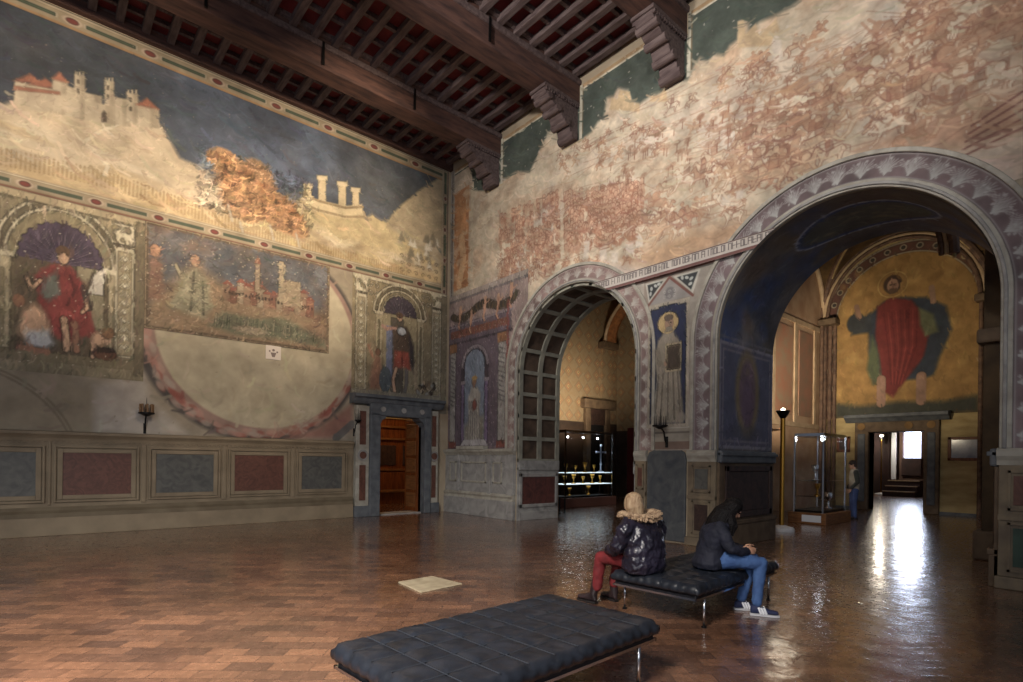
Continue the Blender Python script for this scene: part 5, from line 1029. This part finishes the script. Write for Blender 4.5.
for x in (14.2, 15.0, 15.8): point('case_light', (x, 13.4, 2.45), 2.2, (.86, .94, 1), .03)
spot('chapel_uplight', (16.0, 13.0, 3.2), (17.0, 16, 4.2), 260, (1, .82, .6), 80, .9, .5)
spot('chapel_uplight', (15.0, 12.0, 3.0), (18.0, 16, 7.0), 170, (1, .84, .64), 90, .9, .5)
# dark chair beside the left arch
def chair(x, y, rz, label):
    t = thing('wooden_chair', (x, y, 0), label, 'chair'); M_ = Matrix.Translation((x, y, 0)) @ Matrix.Rotation(rz, 4, 'Z'); DK = mat('black_wood', (30, 26, 26), .5)
    MB().box(-.22, .22, -.22, .22, .44, .48, M_).build('seat', DK, t, bevel=.01)
    for a in (-.2, .2):
        for b in (-.2, .2): MB().box(a-.02, a+.02, b-.02, b+.02, 0, .44 if b < 0 else .92, M_).build('leg', DK, t)
    for z in (.6, .82): MB().box(-.2, .2, .185, .215, z, z+.08, M_).build('back_slat', DK, t)
chair(12.6, 12.35, 1.2, 'small black wooden chair standing just inside the left arch')

# ------------------------------------------------------------------ things on the walls and floor of the hall
def sconce(loc, nrm, label, n=8, r_=.15, candles=True):
    """iron wall bracket with a ring of candle stubs; nrm = outward direction"""
    x, y, z = loc; nx, ny = nrm; t = thing('candle_sconce', (x, y, z), label, 'sconce', None); cx, cy = x+nx*.24, y+ny*.24
    MB().tube([(x, y, z-.36), (x+nx*.06, y+ny*.06, z-.28), (x+nx*.1, y+ny*.1, z-.12), (cx, cy, z)], .016, 8).build('bracket', IRON, t)
    MB().tube([(x, y, z-.42), (x, y, z-.2)], .03, 8).build('wall_plate', IRON, t)
    MB().lathe([(.03, -.06), (r_*.6, -.03), (r_, -.005), (r_, .02), (r_*.85, .012), (.02, 0)], (cx, cy, z), 20).build('drip_tray', IRON, t)
    mb = MB(); ms = MB()
    for k in range(n):
        a = 2*PI*k/n; px, py = cx+r_*.78*math.cos(a), cy+r_*.78*math.sin(a)
        if candles: MB().tube([(px, py, z+.01), (px, py, z+.2)], .02, 8).build('candle', mat('old_candle', (122, 94, 66), .6), t)
        else: MB().tube([(px, py, z+.0), (px, py, z+.2)], [.008, .003], 6).build('spike', IRON, t)
    MB().tube([(cx, cy, z), (cx, cy, z+.34)], [.012, .003], 6).build('centre_spike', IRON, t)
sconce((1.8, YL, 2.5), (0, -1), 'iron candle sconce with brown candle stubs on plaster at left of the dado')
sconce((6.6, YL-.02, 2.62), (0, -1), 'small dark iron bracket at the left edge of the stone doorway', 4, .09, False)
sconce((XR-.02, 6.38, 2.32), (-1, 0), 'black iron candle spikes fixed below the friar painting', 8, .15, False)
# paper notice
t = thing('paper_notice', (4.45, YL-.03, 4.18), 'small square white notice with a little grey symbol on the plaster disc', 'notice')
MB().box(4.27, 4.63, YL-.035, YL-.028, 4.02, 4.36).build('sheet', mat('white_sheet', (214, 204, 194), .7), t, bevel=.002)
mb = MB()
for (x, z, r_) in ((4.36, 4.22, .022), (4.45, 4.25, .032), (4.54, 4.21, .022)): mb.tube([(x, YL-.036, z), (x, YL-.04, z)], r_, 12)
mb.prism([(4.38, 4.19), (4.52, 4.19), (4.48, 4.08), (4.42, 4.08)], 'y', YL-.04, YL-.036); mb.build('symbol', mat('grey_print', (128, 114, 110), .7), t)
# stone floor hatch
tag(MB().prism([(3.5, 5.66), (4.16, 5.74), (4.1, 6.36), (3.56, 6.32)], 'z', 0, .018).build('floor_hatch', mat('pale_hatch', (176, 164, 138), .55, c2=(146, 132, 108), scale=8), bevel=.006), 'square pale stone hatch set in the terracotta floor, behind the near daybed', 'floor hatch')

LEATHER = mat('black_leather', (34, 38, 46), .34, c2=(22, 25, 31), scale=7, bump=.12, bscale=30, spec=.6)
def daybed(x0, x1, y0, y1, rz, label, nx=9, ny=5):
    t = thing('daybed', ((x0+x1)/2, (y0+y1)/2, 0), label, 'daybed', None); H0, H1 = .33, .44; rs = 10
    NX, NY = nx*rs, ny*rs; vs = []; r = random.Random(int(x0*10))
    amp = [[.02+.008*r.random() for _ in range(ny)] for _ in range(nx)]
    for i in range(NX+1):
        for j in range(NY+1):
            a, b = i/rs, j/rs; fa, fb = a % 1, b % 1; q = (abs(math.sin(PI*a))*abs(math.sin(PI*b)))
            s_ = min(abs(math.sin(PI*a)), abs(math.sin(PI*b)))
            ed_ = min(1, .25+2.2*min(i/NX, 1-i/NX, (j/NY)*.6, (1-j/NY)*.6)*4); z = H1+ed_*amp[min(int(a), nx-1)][min(int(b), ny-1)]*(s_**.5)*.8 - .018*max(0, 1-6*math.hypot(min(fa, 1-fa), min(fb, 1-fb)))
            edge = min(i, NX-i)/rs*(x1-x0)/nx, min(j, NY-j)/rs*(y1-y0)/ny; e = min(edge); z -= .02*max(0, 1-e/.02)**2
            vs.append((x0+(x1-x0)*i/NX, y0+(y1-y0)*j/NY, z+.004*math.sin(9*a+5*b)*s_))
    fs = [(i*(NY+1)+j, (i+1)*(NY+1)+j, (i+1)*(NY+1)+j+1, i*(NY+1)+j+1) for i in range(NX) for j in range(NY)]
    mb = MB().add(vs, fs); rim = [i*(NY+1) for i in range(NX+1)]+[NX*(NY+1)+j for j in range(1, NY+1)]+[i*(NY+1)+NY for i in range(NX-1, -1, -1)]+[j for j in range(NY-1, 0, -1)]
    n = len(rim); k0 = len(mb.v); cx, cy = (x0+x1)/2, (y0+y1)/2
    rows = []
    for (dz, out) in ((.4, .012), (.37, .016), (.345, .008)):
        row = []
        for ii, q in enumerate(rim):
            v = vs[q]; pl = .005*math.sin(ii*1.3); d = Vector((v[0]-cx, v[1]-cy)); ox = (out+pl)*(1 if v[0] >= x1-1e-6 else -1 if v[0] <= x0+1e-6 else 0); oy = (out+pl)*(1 if v[1] >= y1-1e-6 else -1 if v[1] <= y0+1e-6 else 0)
            row.append(len(mb.v)); mb.v.append((v[0]+ox, v[1]+oy, dz))
        rows.append(row)
    prev = rim
    for row in rows:
        for ii in range(n): mb.f.append((prev[ii], prev[(ii+1) % n], row[(ii+1) % n], row[ii]))
        prev = row
    mb.f.append(tuple(prev)); mb.build('cushion', LEATHER, t, smooth=True)
    mb = MB()                      # stitched piping along the seams
    zt = H1+.002
    for i in range(1, nx): mb.tube([(x0+(x1-x0)*i/nx, y0+.02, zt), (x0+(x1-x0)*i/nx, y1-.02, zt)], .0035, 5)
    for j in range(1, ny): mb.tube([(x0+.02, y0+(y1-y0)*j/ny, zt), (x1-.02, y0+(y1-y0)*j/ny, zt)], .0035, 5)
    mb.build('piping', mat('worn_piping', (44, 48, 55), .4), t)
    MB().box(x0+.02, x1-.02, y0+.02, y1-.02, .285, .335).build('platform', mat('black_frame_wood', (22, 22, 26), .3), t, bevel=.012)
    mb = MB()
    for y in (y0+.01, y1-.03): mb.box(x0, x1, y, y+.02, .288, .308)
    for x in (x0, x1-.02): mb.box(x, x+.02, y0+.01, y1-.01, .288, .308)
    mb.build('steel_edge', CHROME, t)
    for x in (x0+.2, x1-.2):
        for y in (y0+.03, y1-.03):
            MB().tube([(x, y, .012), (x, y, .3)], .013, 14).build('leg', CHROME, t, smooth=True); 
            MB().lathe([(.026, 0), (.026, .012), (.012, .016)], (x, y, 0), 14).build('foot_glide', IRON, t)
    t.rotation_euler.z = rz
daybed(1.45, 3.45, 2.3, 3.38, .05, 'large black tufted leather daybed in the foreground, empty')
daybed(4.7, 6.7, 2.83, 3.8, .06, 'black tufted leather daybed with two people sitting on it')

# ------------------------------------------------------------------ people
SKIN = mat('skin', (206, 160, 132), .5, c2=(190, 140, 112), scale=6)
def limb(mb, pts, rad, n=14):
    """tapered limb with rounded joints"""
    pts = [Vector(p) for p in pts]; fine = []; fr = []
    for i in range(len(pts)-1):
        for k in range(4): t = k/4; fine.append(pts[i].lerp(pts[i+1], t)); fr.append(rad[i]*(1-t)+rad[i+1]*t)
    fine.append(pts[-1]); fr.append(rad[-1]); mb.tube(fine, fr, n)
    for p, r_ in zip(pts, rad): mb.ball(p, r_*1.0, n, 8)
def loft(mb, secs, n=22):
    """secs: (centre, side vector, front vector) ellipses, capped with balls"""
    vs = []
    for c_, s_, f_ in secs:
        c_, s_, f_ = Vector(c_), Vector(s_), Vector(f_); vs += [c_+s_*math.cos(2*PI*j/n)+f_*math.sin(2*PI*j/n) for j in range(n)]
    fs = [(i*n+j, i*n+(j+1) % n, (i+1)*n+(j+1) % n, (i+1)*n+j) for i in range(len(secs)-1) for j in range(n)]
    fs += [tuple(range(n-1, -1, -1)), tuple((len(secs)-1)*n+j for j in range(n))]; mb.add(vs, fs)
def fuse(o, vox=.012, sm=6, f=.5):
    m = o.modifiers.new('fuse', 'REMESH'); m.mode = 'VOXEL'; m.voxel_size = vox; m.use_smooth_shade = True
    if sm: q = o.modifiers.new('soften', 'SMOOTH'); q.iterations = sm; q.factor = f
    return o
def folds(o, size, strength, seed=0):
    """soft creases of worn cloth"""
    tx = bpy.data.textures.new('creases', 'CLOUDS'); tx.noise_scale = size; tx.noise_depth = 2
    d = o.modifiers.new('creases', 'DISPLACE'); d.texture = tx; d.strength = strength; d.mid_level = .5; d.texture_coords = 'LOCAL'; return o
def hand(mb, wrist, d, palm_n, side, s=1., curl=.5):
    """palm and five separate fingers; d points from wrist to fingertips, palm_n out of the palm, side towards the thumb"""
    w_, d, pn, sd = Vector(wrist), Vector(d).normalized(), Vector(palm_n).normalized(), Vector(side).normalized()
    loft(mb, [(w_+d*t*s, sd*a*s, pn*b*s) for t, a, b in ((-.01, .026, .018), (.02, .03, .017), (.05, .04, .016), (.085, .042, .014))], 14)
    for k, (off, L) in enumerate(((.032, .068), (.011, .076), (-.011, .07), (-.031, .055))):
        p = w_+d*.083*s+sd*off*s; a = curl*.6; pts = [p]; 
        for q in range(3): a2 = a*(q+1); p = p+(d*math.cos(a2)+pn*math.sin(a2))*L*s*(.42, .32, .26)[q]; pts.append(p)
        limb(mb, pts, [.0095*s, .0088*s, .008*s, .007*s], 8)
    p = w_+d*.025*s+sd*.03*s; limb(mb, [p, p+(d*.5+sd*.8)*.035*s, p+(d*.85+sd*.7+pn*.35)*.06*s, p+(d*1.1+sd*.55+pn*.6)*.075*s], [.012*s, .011*s, .0095*s, .008*s], 8)
def head(mb, c_, face, upv, s=1.):
    """skull, jaw, nose, brow, lips, ears; c_ = head centre"""
    c_, f, u_ = Vector(c_), Vector(face).normalized(), Vector(upv).normalized(); u_ = (u_-f*u_.dot(f)).normalized(); sd = f.cross(u_)
    Mh = Matrix((sd, f, u_)).transposed()
    P = lambda x, y, z: c_+Mh @ Vector((x, y, z))*s
    mb.ball(P(0, -.01, .025), tuple(q*s for q in (.075, .092, .09)), 20, 14, Mh.to_4x4()); mb.ball(P(0, .02, -.04), tuple(q*s for q in (.058, .068, .072)), 18, 12, Mh.to_4x4())
    mb.ball(P(0, .06, -.088), .022*s, 10, 8); limb(mb, [P(0, .082, .01), P(0, .1, -.025)], [.009*s, .014*s], 8); mb.ball(P(0, .078, -.055), (.024*s, .01*s, .01*s), 10, 6, Mh.to_4x4())
    for x in (-1, 1): mb.ball(P(x*.028, .074, .022), (.02*s, .012*s, .008*s), 8, 6, Mh.to_4x4()); mb.ball(P(x*.076, -.005, -.01), (.01*s, .02*s, .03*s), 8, 8, Mh.to_4x4())
    return P, Mh
def eyes(P, s, t):
    for x in (-1, 1): MB().ball(P(x*.029, .077, .004), .009*s, 10, 8).build('eye', mat('dark_eye', (40, 30, 26), .2), t, smooth=True)
def shoe(t, heel, toe, m, nm, stripes=None, h=.085, w_=.045, ankle=None):
    heel, toe = Vector(heel), Vector(toe); d = toe-heel; L = d.length; d.normalize(); sd = Vector((-d.y, d.x, 0)).normalized(); u_ = Vector((0, 0, 1)); mb = MB()
    loft(mb, [(heel+d*L*a+u_*(b/2+.022), sd*w_*c_, u_*b/2) for a, b, c_ in ((-.02, h*.7, .45), (.06, h, .72), (.25, h*1.02, .8), (.45, h*.86, .85), (.65, h*.62, 1.0), (.85, h*.55, 1.0), (.95, h*.48, .82), (1.0, h*.36, .5))], 16)
    if ankle: limb(mb, [heel+d*L*.14+u_*h, Vector(ankle)], [.045, .05])
    o = fuse(mb.build(nm, m, t), .008, 4)
    so = MB(); loft(so, [(heel+d*L*a+u_*z, sd*w_*1.0*c_, d*0+sd.cross(d)*0+d*.001) for a, z, c_ in ()], 8) if False else None
    n = 14; vs = []
    for z in (0.003, .024):
        for k in range(2*n):
            a = (k % n)/(n-1); side = 1 if k < n else -1; aa = a if side > 0 else 1-a; wd = w_*1.06*(.45+.6*math.sin(PI*min(1, .12+aa*.95))**.5 if aa < .55 else .62+.45*math.sin(PI*(1-aa)**.6)); vs.append(heel+d*L*(-.03+1.06*aa)+sd*side*wd*.85+u_*z)
    m2 = 2*n; so = MB().add(vs, [(k, (k+1) % m2, m2+(k+1) % m2, m2+k) for k in range(m2)]+[tuple(range(m2-1, -1, -1)), tuple(range(m2, 2*m2))])
    so.build('sole', mat('rubber_sole', (196, 196, 200), .6) if stripes else mat('dark_sole', (26, 22, 22), .6), o)
    if stripes:
        for a in (.36, .46, .56):
            for side in (1, -1):
                q = MB(); base = heel+d*L*a; q.tube([base+sd*side*w_*.95+u_*.028, base-d*L*.05+sd*side*w_*.84+u_*.06, base-d*L*.1+sd*side*w_*.6+u_*.09], .012, 6); q.build('stripe', stripes, o)
    return o

# woman in the dark parka, back to us, sitting on the far edge of the daybed
t = thing('person', (4.95, 3.55, 0), 'person with blond hair sitting with back turned, dark puffy jacket with fur collar, red trousers', 'person')
X, Y = 4.86, 3.5
f = Vector((.1, .99, 0)).normalized(); sd = Vector((f.y, -f.x, 0)); U_ = Vector((0, 0, 1)); B = Vector((X, Y, 0))
def pt(a, b, z): return B+sd*a+f*b+U_*z
hc = pt(-.02, .12, 1.145)
body = MB(); P, Mh = head(body, hc, f*1+U_*-.25+sd*-.1, U_, .98)
limb(body, [pt(0, .02, .95), pt(0, .07, 1.08)], [.06, .055]); loft(body, [(pt(0, -.02+.0*z, z), sd*a, f*b) for z, a, b in ((.5, .14, .11), (.65, .12, .09), (.85, .14, .1), (.97, .15, .07), (1.02, .06, .05))])
for s_ in (-1, 1):
    limb(body, [pt(s_*.1, .02, .56), pt(s_*.12, .25, .56), pt(s_*.14, .46, .53), pt(s_*.14, .5, .36), pt(s_*.13, .52, .24)], [.05, .045, .035, .03, .03]); limb(body, [pt(s_*.17, -.01, .94), pt(s_*.23, .08, .72), pt(s_*.13, .33, .64)], [.045, .04, .028])
    hand(body, pt(s_*.12, .34, .635), f*1+sd*-s_*.5-U_*.15, -U_+f*.1, sd*-s_, .95, .5)
fuse(body.build('body', SKIN, t), .008, 2); eyes(P, .98, t)
PARKA = mat('dark_quilted_nylon', (38, 34, 48), .28, c2=(24, 22, 32), scale=5, bump=1.0, bscale=9, spec=.6)
jk = MB()
loft(jk, [(pt(0, b0, z), sd*a*1.12, f*b*1.05) for z, a, b, b0 in ((.45, .2, .17, -.03), (.5, .235, .19, -.03), (.56, .236, .19, -.04), (.62, .226, .178, -.04), (.67, .23, .182, -.04), (.72, .222, .173, -.04), (.77, .23, .175, -.03), (.83, .224, .165, -.02), (.88, .226, .16, -.01), (.94, .22, .14, .0), (.99, .19, .12, .02), (1.03, .1, .09, .04))], 28)
for s_ in (-1, 1):
    pts = [pt(s_*.2, .0, .965), pt(s_*.265, .0, .89), pt(s_*.285, .02, .8), pt(s_*.29, .06, .73), pt(s_*.27, .12, .68), pt(s_*.22, .22, .66), pt(s_*.17, .3, .645)]
    limb(jk, pts, [.08, .088, .078, .084, .072, .07, .052])
folds(fuse(jk.build('parka', PARKA, t), .01, 4), .07, .045)
# quilting seams, as slightly raised rolls are parted by stitched lines
fc = MB(); R1 = random.Random(5)
for k in range(150):     # fur hood ruff lying over the shoulders
    a = 2*PI*k/150+R1.random()*.1; rx, ry = .185+.03*R1.random(), .125+.03*R1.random(); c_ = pt(rx*math.cos(a), .03+ry*math.sin(a), 1.005+.035*R1.random()+.02*math.cos(a*2)); d_ = (c_-pt(0, .03, 1.0)).normalized(); fc.tube([c_-d_*.02, c_+d_*.03+U_*.01, c_+d_*.07-U_*.02+U_*R1.random()*.04], [.03, .024, .004], 6)
for k in range(24): a = 2*PI*k/24; fc.ball(pt(.165*math.cos(a), .03+.11*math.sin(a), 1.01), .052, 10, 7)
FUR = mat('tan_fur', (182, 156, 126), .9, c2=(126, 100, 78), scale=22, bump=.6, bscale=90)
fc.build('fur_collar', FUR, t, smooth=True)
hr = MB(); HB_ = Mh.to_4x4()
hr.ball(P(0, -.025, .035), (.088, .1, .095), 20, 14, HB_); hr.ball(P(0, -.05, -.03), (.08, .07, .09), 18, 12, HB_); hr.ball(P(.045, -.0, .0), (.04, .07, .1), 14, 10, HB_); hr.ball(P(-.045, -.0, .0), (.04, .07, .1), 14, 10, HB_)
for k in range(34): a = PI*(k/33)+PI; c0 = P(.082*math.cos(a), -.02+.085*math.sin(a), .06); c1 = P(.09*math.cos(a), -.02+.09*math.sin(a), -.04); c2_ = P(.07*math.cos(a+.1), -.02+.08*math.sin(a), -.12+.02*math.sin(k*2.1)); hr.tube([P(0, -.03, .125), c0, c1, c2_], [.012, .014, .016, .006], 6)
fuse(hr.build('hair', mat('blond_hair', (186, 160, 128), .5, c2=(136, 108, 80), scale=14, bump=.6, bscale=60, stretch=(3, 3, .6)), t), .007, 2)
tr = MB()
for s_ in (-1, 1): limb(tr, [pt(s_*.1, -.02, .56), pt(s_*.12, .25, .565), pt(s_*.14, .46, .535), pt(s_*.14, .5, .34), pt(s_*.13, .52, .2)], [.1, .088, .072, .062, .055])
folds(fuse(tr.build('trousers', mat('red_cloth', (118, 34, 38), .75, c2=(90, 26, 30), scale=9, bump=.15), t), .01, 3), .07, .016)
for s_, dd_ in ((-1, .04), (1, -.02)): shoe(t, pt(s_*.13, .5+dd_, 0), pt(s_*.16, .76+dd_, 0), mat('dark_boot_leather', (52, 40, 42), .35, c2=(34, 28, 30), scale=9), 'boot', None, .1, .042, pt(s_*.135, .54, .26))

# woman in the navy jacket, bent over her lap
t = thing('person', (5.62, 3.1, 0), 'person with long dark hair sitting bent forward, navy jacket, blue jeans and striped trainers', 'person')
f = Vector((.68, -.73, 0)).normalized(); sd = Vector((f.y, -f.x, 0)); B = Vector((5.56, 3.12, 0))
hc = pt(.0, .24, 1.1); fd = f*1-U_*.75
body = MB(); P, Mh = head(body, hc, fd, U_+f*.5, .98); limb(body, [pt(0, .1, .96), pt(0, .18, 1.06)], [.058, .052])
loft(body, [(pt(0, b0, z), sd*a, f*b) for z, a, b, b0 in ((.5, .14, .11, 0), (.65, .12, .09, .02), (.85, .14, .1, .07), (.97, .14, .07, .1), (1.01, .06, .05, .11))])
KN = [(-1, pt(-.08, .48, .55), pt(-.06, .36, .12)), (1, pt(.1, .5, .54), pt(.13, .46, .12))]
for s_, kn, an in KN:
    limb(body, [pt(s_*.1, .04, .56), pt(s_*.1, .26, .565), kn, kn.lerp(an, .5), an], [.05, .045, .035, .03, .03]); limb(body, [pt(s_*.17, .08, .93), pt(s_*.23, .16, .7), pt(s_*.1, .36, .66)], [.043, .038, .026])
    hand(body, pt(s_*.09, .37, .66), f*.9-sd*s_*.5+U_*.05, -sd*s_-U_*.3, U_-sd*s_*.3, .95, .7)
fuse(body.build('body', SKIN, t), .008, 2); eyes(P, .98, t)
NAVY = mat('navy_cloth', (33, 35, 50), .75, c2=(23, 25, 37), scale=8, bump=.6, bscale=16)
jk = MB()
loft(jk, [(pt(0, b0, z), sd*a*1.16, f*b*1.08) for z, a, b, b0 in ((.47, .185, .15, -.01), (.53, .2, .16, -.01), (.6, .18, .135, .0), (.7, .175, .13, .02), (.8, .19, .135, .04), (.88, .2, .135, .06), (.94, .18, .115, .08), (.98, .13, .09, .1), (1.02, .07, .065, .13))], 26)
for s_ in (-1, 1): limb(jk, [pt(s_*.17, .07, .92), pt(s_*.22, .1, .82), pt(s_*.24, .16, .71), pt(s_*.19, .27, .675), pt(s_*.11, .36, .665)], [.07, .066, .06, .052, .042])
folds(fuse(jk.build('jacket', NAVY, t), .01, 4), .09, .03)
MB().box(-.04, .04, -.004, .004, -.008, .008, Matrix.Translation(pt(.17, -.06, .56)) @ Matrix.Rotation(math.atan2(-f.x, f.y)+.9, 4, 'Z')).build('white_tag', mat('white_tag_cloth', (230, 230, 230), .6), t)
hr = MB(); HB_ = Mh.to_4x4(); hr.ball(P(0, -.02, .035), (.088, .102, .096), 20, 14, HB_); hr.ball(P(0, -.05, -.03), (.085, .07, .1), 18, 12, HB_)
for k in range(60):
    a = PI*1.25*(k/59)+PI*.875; rr = R1.random()*.02; c0 = P((.086+rr)*math.cos(a), -.01+.09*math.sin(a), .05); c1 = P((.1+rr)*math.cos(a), -.02+.1*math.sin(a), -.06); c2_ = c1+Vector((0, 0, -.12))+f*.03*R1.random()+sd*.03*math.cos(a); c3 = c2_+Vector((0, 0, -.05-.06*R1.random()))-f*.02
    hr.tube([P(0, -.02, .128), c0, c1, c2_, c3], [.014, .018, .022, .02, .006], 6)
for k in range(46):     # long locks falling over the shoulders and back
    a = PI*(.98+1.04*k/45)+PI*0; rr = .02*R1.random(); q0 = P((.08+rr)*math.cos(a), -.03+.08*math.sin(a), .0); q1 = pt(.135*math.cos(a), .13+.14*math.sin(a), .985+.02*R1.random()); q2 = pt((.13+.05*R1.random())*math.cos(a), .09+.15*math.sin(a), .9-.08*R1.random()); hr.tube([q0, q0.lerp(q1, .5)+Vector((0, 0, .03)), q1, q2], [.014, .018, .016, .004], 6)
fuse(hr.build('hair', mat('dark_hair', (22, 18, 18), .6, c2=(12, 10, 11), scale=14, bump=.8, bscale=60, spec=.25), t), .005, 0)
tr = MB(); loft(tr, [(pt(0, b0, z), sd*a, f*b) for z, a, b, b0 in ((.46, .17, .12, -.02), (.52, .18, .14, -.02), (.58, .16, .13, -.02))])
for s_, kn, an in KN: limb(tr, [pt(s_*.1, .02, .555), pt(s_*.1, .26, .57), kn, kn.lerp(an, .5), an+U_*.02], [.1, .088, .072, .06, .052])
folds(fuse(tr.build('jeans', mat('blue_denim', (76, 108, 158), .8, c2=(52, 78, 126), scale=7, bump=.3, bscale=30), t), .009, 3), .08, .018)
SHB = mat('navy_suede', (44, 52, 86), .7, c2=(34, 40, 70), scale=10); WS = mat('white_stripe', (226, 228, 232), .6)
shoe(t, KN[0][2]*1+Vector((0, 0, -.12))-f*.07, KN[0][2]+Vector((0, 0, -.12))+f*.2, SHB, 'trainer', WS); shoe(t, KN[1][2]+Vector((0, 0, -.12))-f*.06+sd*.0, KN[1][2]+Vector((0, 0, -.12))+f*.2+sd*.06, SHB, 'trainer', WS)

# man standing beside the far display case
t = thing('person', (18.2, 5.6, 0), 'person standing in pale vest over dark sleeves and blue jeans beside the far display case', 'person')
f = Vector((-.5, .85, 0)).normalized(); sd = Vector((f.y, -f.x, 0)); B = Vector((18.2, 5.66, 0))
body = MB(); P, Mh = head(body, pt(0, .05, 1.6), f-U_*.35, U_, 1.); limb(body, [pt(0, 0, 1.4), pt(0, .03, 1.52)], [.06, .055])
loft(body, [(pt(0, 0, z), sd*a, f*b) for z, a, b in ((.9, .15, .1), (1.1, .13, .09), (1.3, .16, .1), (1.42, .16, .08), (1.46, .06, .05))])
for s_ in (-1, 1):
    limb(body, [pt(s_*.09, 0, .9), pt(s_*.1, .02, .5), pt(s_*.11, 0, .1)], [.08, .055, .04]); limb(body, [pt(s_*.19, 0, 1.38), pt(s_*.25, -.03, 1.1), pt(s_*.2, .12, .9)], [.045, .04, .028]); hand(body, pt(s_*.2, .13, .89), f*.5-U_, -sd*s_, f, 1., .5)
fuse(body.build('body', SKIN, t), .01, 2); eyes(P, 1., t)
v = MB(); loft(v, [(pt(0, 0, z), sd*a, f*b) for z, a, b in ((.86, .17, .13), (1.0, .18, .135), (1.2, .185, .135), (1.35, .2, .125), (1.43, .17, .1), (1.48, .08, .07))]); fuse(v.build('vest', mat('beige_cloth', (176, 166, 146), .8, bump=.2, c2=(128, 116, 98)), t), .014, 3)
v = MB()
for s_ in (-1, 1): limb(v, [pt(s_*.2, 0, 1.38), pt(s_*.26, -.03, 1.1), pt(s_*.2, .12, .92)], [.07, .06, .045])
fuse(v.build('sleeves', mat('dark_green_cloth', (52, 54, 48), .8), t), .012, 3)
v = MB(); loft(v, [(pt(0, 0, z), sd*a, f*b) for z, a, b in ((.8, .16, .12), (.9, .17, .125), (.96, .16, .12))])
for s_ in (-1, 1): limb(v, [pt(s_*.09, 0, .86), pt(s_*.1, .02, .5), pt(s_*.11, 0, .08)], [.1, .075, .06])
fuse(v.build('jeans', mat('blue_jean_cloth', (62, 78, 118), .8, c2=(48, 60, 96)), t), .014, 3)
v = MB(); v.ball(P(0, -.02, .04), (.09, .102, .09), 18, 12, Mh.to_4x4()); v.ball(P(0, -.05, -.02), (.08, .06, .07), 16, 10, Mh.to_4x4()); fuse(v.build('hair', mat('brown_hair', (58, 44, 36), .6), t), .01, 1)
for s_ in (-1, 1): shoe(t, pt(s_*.11, -.08, 0), pt(s_*.13, .18, 0), mat('dark_boot_leather', (52, 40, 42)), 'shoe', None, .085, .044)
